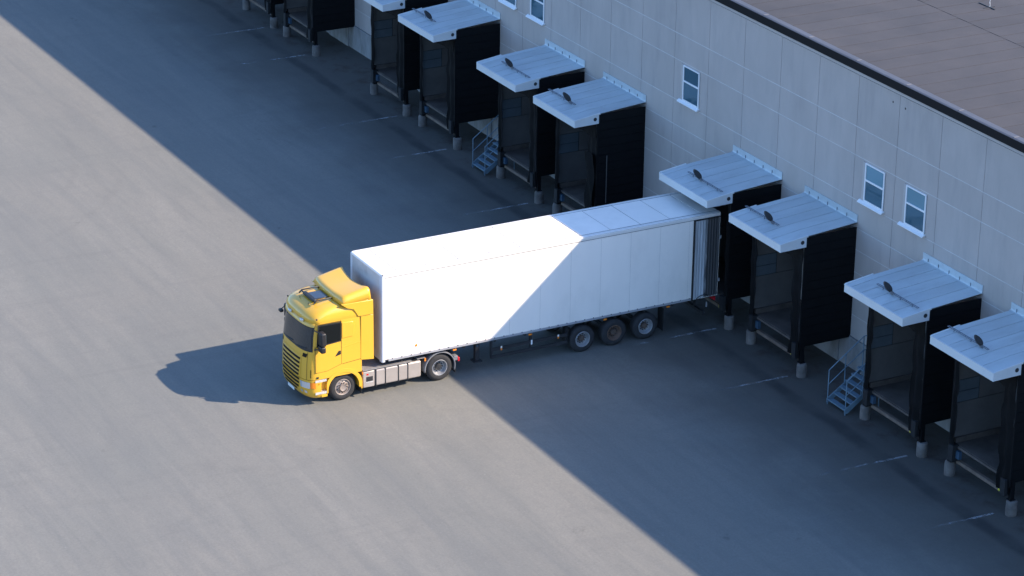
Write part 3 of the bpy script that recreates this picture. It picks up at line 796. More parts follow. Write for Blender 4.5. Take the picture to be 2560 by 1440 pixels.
for s in (-1, 1):
    xi, xo = (TX1 - 0.005, TX1) if s > 0 else (TX0, TX0 + 0.029)
    for i in range(len(sy) - 1):
        T('side_panel', MB().box(xi, xo, sy[i] + 0.003, sy[i + 1] - 0.003, TZ0 + 0.06, TZ1 - 0.12), 'white_paint')
    # rounded top rail
    prof = []
    xe = TX1 + 0.003 if s > 0 else TX0 - 0.003
    xin = 1.068 if s > 0 else -1.058
    rr = 0.05
    prof.append((xin, TZ1 - 0.004)); prof.append((xin, TZ1 - 0.03)); prof.append((xe - s * 0.012, TZ1 - 0.03 - 0.1)); prof.append((xe, TZ1 - 0.135))
    for k in range(6):
        an = math.pi / 2 * k / 5
        prof.append((xe - s * rr + s * rr * math.cos(an), TZ1 - rr + 0.002 + rr * math.sin(an)))
    T('top_rail', MB().prism_y(prof, TY0 + 0.09, TY1), 'rail_white', smooth=40)
    T('rail_groove', MB().box(*sorted((xe, xe + s * 0.003)), TY0 + 0.12, TY1 - 0.01, TZ1 - 0.152, TZ1 - 0.136), 'tseam')
    T('roof_groove', MB().box(xin - 0.007, xin + 0.007, TY0 + 0.14, TY1 - 0.01, TZ1 - 0.01, TZ1 + 0.004), 'tseam')
    xo2 = TX1 + 0.012 if s > 0 else TX0 - 0.012
    a0, a1 = sorted((xo2, xo2 - s * 0.07))
    br = T('bottom_rail', MB().box(a0, a1, TY0 + 0.25, TY1, TZ0 - 0.025, TZ0 + 0.055), 'alu', bevel=0.006)
    if s > 0:
        cme_ = mesh_of('rail_clip', MB().box(-0.002, 0.012, -0.012, 0.012, -0.018, 0.022), MT['chassis'])
        for i in range(36):
            put('rail_clip', cme_, br, (xo2, TY0 + 0.40 + i * 0.37 + 4.0, TZ0 + 0.062))
# front wall with rounded corner posts
T('front_panel', MB().box(TX0 + 0.16, TX1 - 0.16, TY0, TY0 + 0.03, TZ0, TZ1 - 0.06), 'front_white')
for s in (-1, 1):
    xc = TX1 + 0.004 if s > 0 else TX0 - 0.004
    q = MB(); pr = []
    r = 0.045
    for k in range(7):
        an = math.pi / 2 * k / 6
        pr.append((xc - s * r + s * r * math.cos(an), TY0 - 0.006 + r - r * math.sin(an)))
    pr += [(xc - s * 0.18, TY0 - 0.006), (xc - s * 0.18, TY0 + 0.028), (xc - s * 0.02, TY0 + 0.12), (xc, TY0 + 0.12)]
    vs = [(x, y, TZ0 - 0.03) for x, y in pr] + [(x, y, TZ1 - 0.055) for x, y in pr]; m_ = len(pr)
    q.add(vs, [tuple(range(m_)), tuple(range(2 * m_ - 1, m_ - 1, -1))] + [(i, (i + 1) % m_, m_ + (i + 1) % m_, m_ + i) for i in range(m_)])
    T('corner_post', q, 'post_alu', smooth=40)
# front top rail with rounded corners
ft = MB(); P = []
path = []
r = 0.13
for k in range(8):
    an = math.pi / 2 * k / 7
    path.append((TX0 - 0.004 + r - r * math.cos(an), TY0 - 0.008 + r - r * math.sin(an)))
for k in range(8):
    an = math.pi / 2 * k / 7
    path.append((TX1 + 0.004 - r + r * math.sin(an), TY0 - 0.008 + r - r * math.cos(an)))
pc = [(0.02 + x * 0.86, TY0 + 0.115 + max(0, (y - TY0) * 0.1)) for x, y in path]
rowsP = []
for z_, ins in ((TZ1 - 0.075, 0.0), (TZ1 - 0.02, 0.0), (TZ1 - 0.002, 0.18), (TZ1 + 0.004, 0.45), (TZ1 + 0.001, 1.0)):
    rowsP.append([(p[0] * (1 - ins) + q[0] * ins, p[1] * (1 - ins) + q[1] * ins, z_) for p, q in zip(path, pc)])
T('front_top_rail', MB().grid(rowsP), 'white_paint', smooth=60)
# rear doors folded round onto the sides
for s in (-1, 1):
    xb = TX1 + 0.02 if s > 0 else TX0 - 0.02
    nr = 9; y0, y1 = -0.70, 0.40; pr = []
    cols = []
    for i in range(nr * 4 + 1):
        ph = i % 4; off = (0.0, 0.0, 0.026, 0.026)[ph]
        cols.append((xb + s * (0.012 + off), y0 + 0.03 + (y1 - y0 - 0.05) * i / (nr * 4)))
    gr = [[(x, y, 1.27) for x, y in cols], [(x, y, 4.36) for x, y in cols]]
    dr = T('rear_door', MB().grid(gr), 'door_dirty', solid=0.0)
    a0, a1 = sorted((xb - s * 0.006, xb + s * 0.055))
    fr = MB().box(a0, a1, y0 - 0.03, y0 + 0.015, 1.24, 4.40).box(a0, a1, y0 + 0.015, y1, 4.365, 4.40)
    T('door_gasket', fr, 'rubber', dr)
    b0, b1 = sorted((xb - s * 0.005, xb + s * 0.005))
    T('door_skin', MB().box(b0, b1, y0 + 0.015, y1, 1.25, 4.365), 'white_paint', dr)
    T('hinge', MB().box(a0, a1 + 0.0, y1 - 0.02, y1 + 0.05, 1.8, 1.92).box(a0, a1, y1 - 0.02, y1 + 0.05, 3.5, 3.62), 'alu', dr)
    T('hose', MB().tube([(xb + s * 0.07, -0.55, 1.27), (xb + s * 0.08, -0.42, 1.36), (xb + s * 0.08, -0.2, 1.40), (xb + s * 0.07, 0.05, 1.30)], 0.015, 6), 'chassis', dr)
# side lamp and markers
T('side_lamp', MB().lathe([(TX1, 0.05), (TX1 + 0.012, 0.045), (TX1 + 0.016, 0.0)], (0, -12.08, 1.62), n=14), 'orange')
for y in (-10.53, -7.46, -4.35, -1.67):
    T('marker_light', MB().box(1.20, 1.245, y - 0.07, y + 0.07, 1.09, 1.15), 'orange', bevel=0.01)
# underframe
for x in (-0.5, 0.5):
    T('chassis_beam', MB().prism_x([(-13.2, 1.10), (-10.3, 1.10), (-9.6, 0.86), (0.2, 0.86), (0.2, 1.215), (-13.2, 1.215)], x - 0.07, x + 0.07), 'chassis')
for i in range(11):
    y = -12.6 + i * 1.24
    T('cross_member', MB().box(-1.2, 1.2, y - 0.04, y + 0.04, 1.10, 1.214), 'chassis')
T('kingpin_plate', MB().box(-0.9, 0.9, -12.4, -10.8, 1.075, 1.10), 'chassis')
for s in (-1, 1):
    lg = T('landing_leg', MB().box(s * 1.0 - 0.08, s * 1.0 + 0.08, -9.61, -9.45, 0.451, 1.1), 'chassis')
    T('leg_foot', MB().box(s * 1.0 - 0.16, s * 1.0 + 0.16, -9.69, -9.37, 0.40, 0.45), 'chassis', lg)
    if s > 0: T('blue_sticker', MB().box(1.081, 1.083, -9.57, -9.50, 0.98, 1.06), 'blue_steel', lg)
    sg = T('side_guard', MB().box(s * 1.17 - 0.02, s * 1.17 + 0.02, -9.02, -5.86, 0.74, 0.86), 'chassis')
    T('guard_rail', MB().box(s * 1.17 - 0.02, s * 1.17 + 0.02, -9.02, -5.86, 0.45, 0.57), 'chassis', sg)
    for y in (-9.0, -7.4, -5.9):
        T('guard_post', MB().box(s * 1.12 - 0.03, s * 1.12 + 0.03, y - 0.04, y + 0.04, 0.45, 1.1), 'chassis', sg)
    for y in (-8.62, -6.28):
        T('reflector', MB().box(*sorted((s * 1.191, s * 1.196)), y - 0.03, y + 0.03, 0.72, 0.80), 'orange', sg)
        T('reflector', MB().box(*sorted((s * 1.191, s * 1.196)), y - 0.03, y + 0.03, 0.801, 0.88), 'white_mark', sg)
    T('reflector', MB().box(*sorted((s * 1.191, s * 1.196)), -7.41, -7.35, 0.70, 0.88), 'white_mark', sg)
    T('mudflap', MB().box(*sorted((s * 0.82, s * 1.22)), -1.86, -1.84, 0.18, 1.08), 'rubber')
    T('mudflap', MB().box(*sorted((s * 0.82, s * 1.22)), -5.90, -5.88, 0.50, 1.08), 'rubber')
for k, y in enumerate((-5.28, -3.95, -2.62)):
    ax = T('axle', MB().lathe([(-1.0, 0.07), (1.0, 0.07)], (0, y, 0.515), n=14, cap=True), 'chassis')
    T('air_spring', MB().lathe([(0, 0.15), (0.1, 0.17), (0.2, 0.15), (0.35, 0.13)], (-0.5, y + 0.25, 0.55), axis='z', n=16).lathe([(0, 0.15), (0.1, 0.17), (0.2, 0.15), (0.35, 0.13)], (0.5, y + 0.25, 0.55), axis='z', n=16), 'rubber', ax)
    for s in (-1, 1):
        wheel(tr, y, s, 1.25, 0.36, kind='deep', rimmat='rim_silver' if k != 1 else 'rim_rust', hubmat='hub_brown')
# rear underrun bar and lights
T('underrun_bar', MB().box(-1.15, 1.15, -0.12, -0.02, 0.48, 0.60), 'chassis')
for s in (-1, 1):
    T('underrun_post', MB().box(s * 0.5 - 0.04, s * 0.5 + 0.04, -0.10, -0.04, 0.60, 0.86), 'chassis')
    T('rear_light', MB().box(*sorted((s * 0.85, s * 1.18)), 0.36, 0.41, 0.98, 1.12), 'red')
    T('marker_post', MB().box(*sorted((s * 1.20, s * 1.24)), -0.02, 0.02, 0.80, 1.0), 'alu')

# ------------------------------------------------------------------ tractor unit
tk = thing('truck_tractor', 'bright yellow high-roof truck tractor unit coupled to the white trailer', 'truck', (0, -13.2, 0))
K = lambda nm, mb, m, par=tk, **kw: part(nm, mb, MT[m] if isinstance(m, str) else m, par, **kw)
LV = [  # z, half width, front y, front depth
    (0.30, 1.16, -16.22, 0.60), (0.40, 1.21, -16.31, 0.60), (0.60, 1.225, -16.36, 0.60), (0.95, 1.225, -16.37, 0.60), (1.15, 1.225, -16.36, 0.60),
    (1.60, 1.225, -16.34, 0.58), (2.05, 1.222, -16.29, 0.55), (2.60, 1.212, -16.21, 0.52), (3.00, 1.20, -16.12, 0.50), (3.17, 1.195, -16.08, 0.50)]
ROOF = [(3.12, 1.20, -16.14, 0.50), (3.20, 1.21, -16.16, 0.52), (3.30, 1.205, -16.13, 0.54), (3.40, 1.19, -16.03, 0.58), (3.49, 1.155, -15.87, 0.62),
        (3.56, 1.10, -15.66, 0.66), (3.61, 1.02, -15.40, 0.68), (3.64, 0.90, -15.10, 0.62), (3.65, 0.74, -14.85, 0.50)]
EXPN = 3.0
def lerp_lv(tab, z):
    if z <= tab[0][0]: return tab[0][1:]
    for p, q in zip(tab, tab[1:]):
        if z <= q[0]:
            t = (z - p[0]) / (q[0] - p[0])
            return tuple(p[i] + (q[i] - p[i]) * t for i in (1, 2, 3))
    return tab[-1][1:]
def front_pt(tab, t, z, off=0.0):
    """t in [-pi/2, pi/2] sweeps the curved front from the far to the near side"""
    w, f, d = lerp_lv(tab, z)
    def P(t):
        sx = math.copysign(abs(math.sin(t)) ** (2 / EXPN), t); cy = abs(math.cos(t)) ** (2 / EXPN)
        return Vector((w * sx, f + d - d * cy))
    p = P(t)
    # plan normal of the superellipse
    ux = abs(p.x / w) ** (EXPN - 1) / w * (1 if t >= 0 else -1)
    uy = -abs((p.y - f - d) / d) ** (EXPN - 1) / d
    nv = Vector((ux, uy)).normalized()
    p = p + nv * off
    return (p.x, p.y, z)
def t_of_x(tab, x, z):
    w, f, d = lerp_lv(tab, z)
    return math.copysign(math.asin(min(1, abs(x / w) ** (EXPN / 2))), x)
def loft(tab, zs, rear, ysides, nt=28, cap_top=True, cap_bot=True):
    rws = []
    for z in zs:
        w, f, d = lerp_lv(tab, z)
        rr = rear(z) if callable(rear) else rear
        row = []
        ys_ = sorted([y for y in ysides if f + d < y < rr], reverse=True)
        row.append((-w, rr, z))
        nside = 4
        for i in range(1, nside + 1): row.append((-w, rr + (f + d - rr) * i / (nside + 1), z))
        for i in range(nt + 1): row.append(front_pt(tab, -math.pi / 2 + math.pi * i / nt, z))
        for i in range(nside, 0, -1): row.append((w, rr + (f + d - rr) * i / (nside + 1), z))
        row.append((w, rr, z))
        rws.append(row)
    mb = MB(); mb.grid(rws)
    n = len(rws[0])
    # rear face
    for i in range(len(zs) - 1): mb.f.append((i * n, (i + 1) * n, (i + 2) * n - 1, (i + 1) * n - 1))
    if cap_top: mb.f.append(tuple(range((len(zs) - 1) * n, len(zs) * n)))
    if cap_bot: mb.f.append(tuple(range(n - 1, -1, -1)))
    return mb
def front_patch(tab, xa, xb, za, zb, off, nx=16, nz=6, shape=None, thick=0.0):
    rws = []
    for i in range(nz + 1):
        z = za + (zb - za) * i / nz
        l, r_ = (xa, xb) if shape is None else shape(i / nz)
        row = []
        for j in range(nx + 1):
            x = l + (r_ - l) * j / nx
            row.append(front_pt(tab, t_of_x(tab, x, z), z, off))
        rws.append(row)
    return MB().grid(rws)

# cab shell: front skin, sides and back (doors and windows are laid on)
zs = [1.02, 1.15, 1.35, 1.60, 1.85, 2.05, 2.3, 2.6, 2.8, 3.0, 3.13]
cab = K('cab_body', loft(LV, zs, -14.18, []), 'yellow', smooth=40)
K('cab_roof', loft(ROOF, [3.12, 3.16, 3.20, 3.25, 3.30, 3.35, 3.40, 3.45, 3.49, 3.53, 3.56, 3.59, 3.61, 3.625, 3.64, 3.65], -14.19, []), 'yellow', smooth=50)
K('roof_seam', front_patch(LV, -1.12, 1.12, 3.095, 3.125, 0.012, nx=30, nz=1), 'seam', cab)
# rear body behind the door line, a little lower than the roof
# side extenders
for s in (-1, 1):
    x0, x1 = sorted((s * 1.235, s * 1.20))
    ext = MB().prism_x([(-14.22, 1.46), (-13.71, 1.40), (-13.72, 3.10), (-14.20, 3.14)], x0, x1)
    K('side_extender', ext, 'yellow', bevel=0.012)
    x0, x1 = sorted((s * 1.238, s * 1.16))
    K('upper_extender', MB().prism_x([(-14.30, 3.125), (-13.72, 3.115), (-13.73, 3.66), (-14.95, 3.68), (-14.72, 3.50), (-14.48, 3.42)], x0, x1), 'yellow', bevel=0.014)
# roof air deflector: a hollow hood
def defl():
    rws = []
    nv = 14; nx = 32
    for j in range(nv + 1):
        v = j / nv
        row = []
        for i in range(nx + 1):
            u = -1 + 2 * i / nx
            au = abs(u)
            side = max(0.0, (au - 0.80) / 0.20)
            yb = -13.80 - 0.17 * (1 - au ** 2)          # rear edge
            yf = -15.00 + 0.10 * au ** 3                # front edge
            y = yf + (yb - yf) * v
            top = 3.84 + 0.19 * (v ** 0.8) + 0.10 * v * au ** 2 - 0.03 * v * (1 - au)
            lipz = 3.66
            lip = min(1.0, v / 0.10)
            z = lipz + (top - lipz) * (lip ** 0.6)
            # rounded shoulders
            if side > 0: z = z - (z - lipz) * (1 - math.sqrt(max(0, 1 - side ** 2.6)))
            x = 1.225 * (u if au < 0.999 else u)
            row.append((x, y, z))
        rws.append(row)
    return MB().grid(rws)
dfo = K('roof_deflector', defl(), 'yellow', smooth=50, solid=0.035)
# deflector stays
for x in (-0.6, 0.0, 0.6):
    K('stay', MB().tube([(x, -13.98, 3.90), (x, -14.25, 3.62)], 0.02, 6), 'chassis', dfo)
K('roof_rear', MB().box(-1.16, 1.16, -14.30, -14.02, 3.10, 3.63), 'yellow', bevel=0.03)
# windscreen
def ws_shape(t): return (-1.12 + 0.06 * t, 1.12 - 0.06 * t)
K('windscreen_seal', front_patch(LV, 0, 0, 2.07, 3.095, 0.006, nx=28, nz=8, shape=lambda t: (-1.16 + 0.05 * t, 1.16 - 0.05 * t)), 'black_plastic', cab, smooth=50)
K('windscreen', front_patch(LV, 0, 0, 2.14, 3.04, 0.014, nx=28, nz=8, shape=ws_shape), 'cab_glass', smooth=50)
for xw, dxw in ((-0.55, 0.62), (0.35, 0.62)):
    w_ = MB().tube([front_pt(LV, t_of_x(LV, xw + dxw * i / 5, 2.12), 2.12 + 0.07 * i / 5, 0.035) for i in range(6)], 0.012, 6)
    K('wiper', w_, 'black_plastic')
# sun visor strip with lamps
vis = []
for j, (z, off) in enumerate(((3.115, 0.03), (3.08, 0.075), (2.985, 0.075), (2.98, 0.065), (3.06, 0.05), (3.10, 0.01))):
    vis.append([front_pt(LV, t_of_x(LV, -1.12 + 2.24 * i / 28, z), z, off) for i in range(29)])
vso = K('sun_visor', MB().grid(vis), 'yellow', smooth=50)
K('visor_edge', MB().tube([front_pt(LV, t_of_x(LV, -1.12 + 2.24 * i / 28, 2.975), 2.975, 0.07) for i in range(29)], 0.012, 6), 'black_plastic', vso)
for x in (-0.34, 0.58):
    p0 = Vector(front_pt(LV, t_of_x(LV, x, 3.12), 3.12, 0.10))
    K('roof_lamp', MB().box(p0.x - 0.09, p0.x + 0.09, p0.y - 0.05, p0.y + 0.05, 3.08, 3.17), 'lamp_glass', vso, bevel=0.02)
# side: windows, door seams, handle, quarter panel, per side
for s in (-1, 1):
    X = s * 1.222
    def sp(pts, off=0.004, X=X, s=s):          # flat patch on the cab side, pts = (y, z)
        xa, xb = sorted((X - s * 0.02, X + s * off))
        return MB().prism_x(pts, xa, xb)
    sw = K('side_window', sp([(-15.86, 2.29), (-14.985, 2.36), (-14.975, 3.00), (-15.80, 3.02)], 0.006), 'side_glass')
    K('window_seal', sp([(-15.90, 2.24), (-14.95, 2.32), (-14.945, 3.04), (-15.83, 3.06)], 0.003), 'black_plastic', sw)
    for pts in ([(-15.965, 1.28), (-15.945, 1.28), (-15.945, 2.26), (-15.965, 2.26)], [(-14.962, 1.46), (-14.946, 1.46), (-14.946, 3.08), (-14.962, 3.08)],
                [(-15.95, 1.27), (-15.49, 1.285), (-15.49, 1.30), (-15.95, 1.285)], [(-15.88, 3.075), (-14.95, 3.075), (-14.95, 3.09), (-15.88, 3.09)],
                [(-15.49, 1.285), (-14.95, 1.455), (-14.95, 1.47), (-15.49, 1.30)]):
        K('door_gap', sp(pts, 0.0045), 'seam', cab)
    K('door_handle', sp([(-15.20, 1.78), (-14.98, 1.83), (-14.98, 1.97), (-15.06, 1.97)], 0.02), 'black_plastic', cab, bevel=0.01)
    # pressed quarter panel behind the door
    qp = [(-14.93, 2.42), (-14.52, 2.44), (-14.48, 2.55), (-14.46, 2.88), (-14.52, 2.985), (-14.93, 3.0)]
    K('quarter_panel', sp(qp, 0.016), 'yellow', cab, bevel=0.008)
    K('body_crease', sp([(-14.93, 2.06), (-14.22, 2.16), (-14.22, 2.18), (-14.93, 2.08)], 0.008), 'yellow', cab)
    K('side_skirt', sp([(-14.93, 1.44), (-14.18, 1.50), (-14.18, 1.52), (-14.93, 1.46)], 0.006), 'seam', cab)
    K('extender_gap', MB().box(*sorted((s * 1.2365, s * 1.24)), -14.18, -13.74, 3.112, 3.124), 'seam', cab)
    # mirrors
    mx = s * 1.43
    mr = K('mirror', MB().box(*sorted((s * 1.28, s * 1.60)), -15.88, -15.69, 2.38, 2.88), 'black_plastic', bevel=0.05, seg=3)
    K('mirror_lower', MB().box(*sorted((s * 1.29, s * 1.59)), -15.89, -15.70, 2.13, 2.36), 'black_plastic', mr, bevel=0.05, seg=3)
    K('mirror_arm', MB().tube([(s * 1.18, -15.95, 2.88), (s * 1.36, -15.86, 2.84)], 0.022, 8), 'black_plastic', mr)
    K('mirror_arm', MB().tube([(s * 1.18, -15.98, 2.16), (s * 1.36, -15.86, 2.22)], 0.022, 8), 'black_plastic', mr)
    K('mirror_glass', MB().box(*sorted((s * 1.32, s * 1.56)), -15.689, -15.684, 2.46, 2.80), 'glass', mr)
    # horn / bracket spot on the roof side
    K('roof_bracket', MB().box(*sorted((s * 1.19, s * 1.235)), -15.90, -15.86, 3.26, 3.31), 'dark_metal', cab)
# front-view mirror on the far corner
K('front_mirror', MB().box(-1.22, -1.02, -16.26, -16.12, 2.78, 2.89), 'black_plastic', bevel=0.04, seg=3)
K('front_mirror_arm', MB().tube([(-1.12, -16.19, 2.87), (-1.06, -15.98, 3.06)], 0.018, 6), 'black_plastic')
# grille
K('grille_frame', front_patch(LV, 0, 0, 1.03, 1.86, 0.008, nx=20, nz=6, shape=lambda t: (-0.72 - 0.06 * t, 0.72 + 0.06 * t)), 'yellow', cab, smooth=50)
for i, z in enumerate((1.72, 1.56, 1.40, 1.25, 1.11)):
    hw = 0.70 - 0.015 * i
    K('grille_slot', front_patch(LV, -hw, hw, z - 0.047, z + 0.047, 0.016, nx=18, nz=2), 'grille', cab, smooth=50)
    K('grille_bar', MB().tube([front_pt(LV, t_of_x(LV, -hw + 2 * hw * k / 12, z + 0.052), z + 0.052, 0.010) for k in range(13)], 0.012, 8), 'yellow', cab, smooth=50)
for s in (-1, 1):
    K('air_intake', front_patch(LV, 0, 0, 1.84, 1.98, 0.010, nx=5, nz=3, shape=lambda t, s=s: (s * 0.80 + s * 0.03 * t, s * 0.98 + s * 0.05 * t)), 'grille', cab, smooth=50)
    K('corner_seam', front_patch(LV, s * 1.02, s * 1.035, 1.02, 2.05, 0.009, nx=1, nz=8), 'seam', cab)
    K('corner_slot', front_patch(LV, s * 1.135, s * 1.15, 1.10, 1.40, 0.010, nx=1, nz=3), 'grille', cab)
# bumper
bz_ = [0.30, 0.34, 0.40, 0.50, 0.60, 0.75, 0.95, 1.00]
LB = [(z, w, f, d) for z, w, f, d in LV]
bp_ = K('bumper', loft(LB, bz_, -15.74, []), 'yellow', smooth=45)
for i, (z, hw) in enumerate(((0.94, 0.68), (0.80, 0.66), (0.66, 0.63), (0.53, 0.50))):
    K('bumper_slot', front_patch(LV, -hw, hw, z - 0.042, z + 0.042, 0.010, nx=18, nz=2), 'grille', bp_, smooth=50)
K('number_plate', MB().box(-0.26, 0.26, -16.352, -16.338, 0.345, 0.455), 'plate', bp_)
for s in (-1, 1):
    hl = K('headlight', front_patch(LV, 0, 0, 0.70, 0.93, 0.016, nx=8, nz=4, shape=lambda t, s=s: (s * (0.76 - 0.03 * t), s * 1.13)), 'lamp_glass', bp_, smooth=50)
    K('indicator', front_patch(LV, s * 1.131, s * 1.212, 0.70, 0.92, 0.017, nx=5, nz=3), 'orange', hl, smooth=50)
    for xx in (0.80, 0.98):
        pc_ = front_pt(LV, t_of_x(LV, s * xx, 0.55), 0.55, 0.0)
        K('fog_light', MB().lathe([(0, 0.05), (0.02, 0.045), (0.024, 0)], (0, 0, 0), n=14) if False else front_patch(LV, s * (xx - 0.05), s * (xx + 0.05), 0.50, 0.60, 0.012, nx=3, nz=3), 'lamp_glass', bp_)
    # entry steps behind the bumper corner
    x_in = sorted((s * 0.8, s * 1.08))
    K('step_well', MB().box(*x_in, -15.76, -15.50, 0.34, 1.10), 'yellow', bp_)
    for z in (0.99, 0.53):
        st = MB().box(*sorted((s * 0.95, s * 1.222)), -15.98, -15.53, z - 0.035, z)
        so = K('step', st, 'yellow', bp_, bevel=0.01)
        tr_ = MB()
        for kx in range(9):
            y = -15.955 + kx * 0.048
            tr_.box(*sorted((s * 1.06, s * 1.226)), y, y + 0.030, z + 0.001, z + 0.012)
        K('step_tread', tr_, 'tread', so)
        K('tread_edge', MB().box(*sorted((s * 1.2225, s * 1.231)), -15.97, -15.54, z - 0.075, z + 0.008), 'tread', so)
    K('step_panel', MB().box(*sorted((s * 1.10, s * 1.215)), -15.74, -15.50, 0.31, 0.44), 'yellow', bp_, bevel=0.02)
    K('side_marker', MB().box(*sorted((s * 1.222, s * 1.234)), -15.86, -15.79, 0.82, 0.87), 'orange', bp_)
    K('fender_lamp', MB().box(*sorted((s * 1.222, s * 1.236)), -15.92, -15.84, 1.06, 1.13), 'black_plastic', bp_)
    # front wheel arch
    yc, zc = -14.88, 0.515
    arc_o, arc_i = [], []
    for i in range(21):
        an = R(-6) + (R(186) - R(-6)) * i / 20
        ro = 0.735; ri = 0.60
        yy, zz = yc + ro * math.cos(an), zc + ro * math.sin(an)
        yy = max(-15.53, min(-14.17, yy))
        arc_o.append((yy, min(1.30 if yy < -15.3 else 1.50, zz)))
        arc_i.append((yc + ri * math.cos(an), zc + ri * math.sin(an)))
    q = MB(); n_ = 21
    xa, xb = s * 1.238, s * 0.78
    vs = [(xa, y, z) for y, z in arc_o] + [(xa, y, z) for y, z in arc_i] + [(xb, y, z) for y, z in arc_o] + [(xb, y, z) for y, z in arc_i]
    fs = []
    for i in range(n_ - 1):
        fs.append((i, i + 1, n_ + i + 1, n_ + i)); fs.append((2 * n_ + i, 3 * n_ + i, 3 * n_ + i + 1, 2 * n_ + i + 1))
        fs.append((i, 2 * n_ + i, 2 * n_ + i + 1, i + 1)); fs.append((n_ + i, n_ + i + 1, 3 * n_ + i + 1, 3 * n_ + i))
    fs.append((0, n_, 3 * n_, 2 * n_)); fs.append((n_ - 1, 2 * n_ - 1 - 0, 4 * n_ - 1, 3 * n_ - 1))
    q.add(vs, fs)
    K('wheel_arch', q, 'yellow', smooth=35)
    K('arch_lip', MB().box(*sorted((s * 1.10, s * 1.236)), -14.21, -14.16, 0.36, 0.62), 'yellow', bevel=0.01)
    K('arch_flap', MB().box(*sorted((s * 0.80, s * 1.20)), -14.205, -14.185, 0.17, 0.36), 'rubber')
    wheel(tk, -14.88, s, 1.15, 0.30, kind='convex', rimmat='rim_bronze', hubmat='rim_bronze', rr=0.30)
    # drive axle, twin tyres
    wheel(tk, -11.09, s, 1.18, 0.29, kind='deep', rimmat='rim_silver', hubmat='dark_metal', rr=0.30)
    t2 = MB().lathe([(0.83, 0.30), (0.83, 0.44), (0.79, 0.515), (0.58, 0.515), (0.54, 0.44), (0.54, 0.30)], (0, -11.09, 0.515), n=36, sign=s)
    K('inner_tyre', t2, 'tyre', smooth=50)
    # rear mudguard
    fo, fi = [], []
    N_ = 25; pr = []
    for i in range(N_):
        an = R(-18) + R(205) * i / (N_ - 1)
        pr.append((math.cos(an), math.sin(an)))
    rws = []
    for xx, rad in ((0.56, 0.625), (1.15, 0.625), (1.20, 0.618), (1.21, 0.595), (1.205, 0.575)):
        rws.append([(s * xx, -11.09 + rad * cy, 0.515 + rad * sz) for cy, sz in pr])
    K('rear_mudguard', MB().grid(rws), 'fender', smooth=50, solid=0.012)
    K('tail_light', MB().box(*sorted((s * 0.86, s * 1.17)), -10.36, -10.29, 0.62, 0.76), 'red', bevel=0.01)
    K('light_bracket', MB().box(*sorted((s * 0.45, s * 1.16)), -10.52, -10.36, 0.66, 0.84), 'fender', bevel=0.02)
    K('mudflap', MB().box(*sorted((s * 0.60, s * 1.15)), -10.47, -10.45, 0.20, 0.62), 'rubber')
    # tank and side locker
    tq = K('fuel_tank', MB().box(*sorted((s * 0.58, s * 1.205)), -13.66, -11.84, 0.33, 0.95), 'tank', bevel=0.06, seg=4)
    lk = K('side_locker', MB().box(*sorted((s * 0.58, s * 1.20)), -14.12, -13.67, 0.335, 0.945), 'tank', bevel=0.03, seg=3)
    K('locker_window', MB().box(*sorted((s * 1.19, s * 1.206)), -14.00, -13.74, 0.56, 0.74), 'chassis', lk)
    K('locker_plate', MB().box(*sorted((s * 1.20, s * 1.212)), -14.01, -13.73, 0.515, 0.555), 'tread', lk)
    K('locker_mark', MB().box(*sorted((s * 1.20, s * 1.204)), -13.99, -13.91, 0.80, 0.86), 'red', lk)
    for y in (-13.62, -13.25, -12.74, -12.37):
        K('tank_strap', MB().box(*sorted((s * 1.0, s * 1.216)), y - 0.025, y + 0.025, 0.30, 0.962), 'chassis', tq, bevel=0.015)
    K('tank_cap', MB().lathe([(0.0, 0.06), (0.05, 0.06), (0.055, 0.0)], (s * 1.08, -12.05, 0.94), axis='z', n=14), 'chassis', tq)
    K('catwalk', MB().box(*sorted((s * 0.42, s * 1.215)), -14.13, -12.22, 0.985, 1.022), 'deck')
    K('catwalk', MB().box(*sorted((s * 0.42, s * 1.16)), -11.98, -11.66, 1.00, 1.03), 'deck')
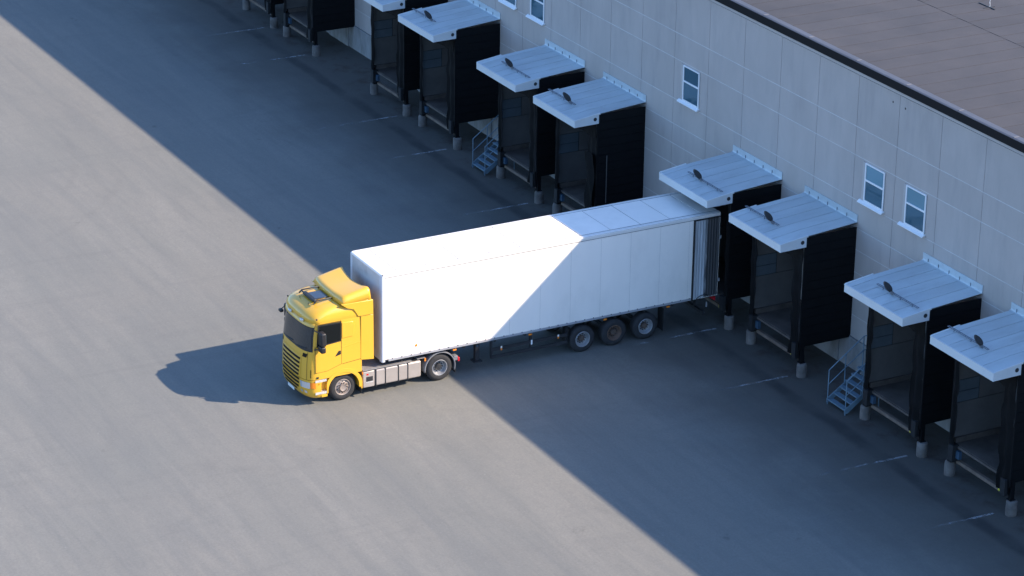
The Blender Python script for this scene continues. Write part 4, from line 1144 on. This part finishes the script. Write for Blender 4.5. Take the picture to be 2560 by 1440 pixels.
    K('orange_marker', MB().box(*sorted((s * 1.14, s * 1.17)), -11.69, -11.64, 0.88, 0.99), 'orange')
    K('orange_marker', MB().box(*sorted((s * 1.205, s * 1.225)), -14.155, -14.13, 0.88, 0.98), 'orange')
    K('frame_rail', MB().box(*sorted((s * 0.36, s * 0.44)), -15.6, -10.3, 0.72, 0.98), 'chassis')
K('front_axle', MB().lathe([(-0.9, 0.07), (0.9, 0.07)], (0, -14.88, 0.515), n=12, cap=True), 'chassis')
K('drive_axle', MB().lathe([(-0.9, 0.12), (0.9, 0.12)], (0, -11.09, 0.515), n=16, cap=True).lathe([(-0.2, 0.05), (-0.18, 0.22), (0.18, 0.22), (0.2, 0.05)], (0, -11.09, 0.515), n=20), 'chassis')
K('fifth_wheel', MB().prism_x([(-12.1, 0.98), (-10.75, 0.98), (-10.55, 0.985), (-10.7, 1.07), (-12.1, 1.07)], -0.45, 0.45), 'chassis')
K('engine_block', MB().box(-0.55, 0.55, -15.9, -14.3, 0.45, 1.02), 'chassis')
K('centre_deck', MB().box(-0.415, 0.415, -14.12, -12.3, 0.985, 1.01), 'deck')
# roof hatch with rails
HZ = 3.655
hx0, hx1, hy0, hy1 = -0.34, 0.30, -15.52, -15.00
K('roof_hatch', MB().box(hx0, hx1, hy0, hy1, 3.60, 3.675), 'hatch', bevel=0.02)
K('hatch_spoiler', MB().box(-0.46, 0.42, -15.66, -15.50, 3.60, 3.69), 'black_plastic', bevel=0.03)
for s in (-1, 1):
    K('roof_rail', MB().tube([(s * 0.60, -15.72, 3.60), (s * 0.59, -15.62, 3.70), (s * 0.56, -15.02, 3.72), (s * 0.55, -14.96, 3.64)], 0.028, 8), 'black_plastic', smooth=50)
K('roof_rail', MB().tube([(-0.60, -15.63, 3.68), (0.60, -15.63, 3.68)], 0.025, 8), 'black_plastic', smooth=50)
for x in (-0.35, 0.35):
    K('roof_pin', MB().tube([(x, -15.80, 3.52), (x, -15.80, 3.60)], 0.012, 6), 'dark_metal')

print('objects', len(bpy.data.objects))
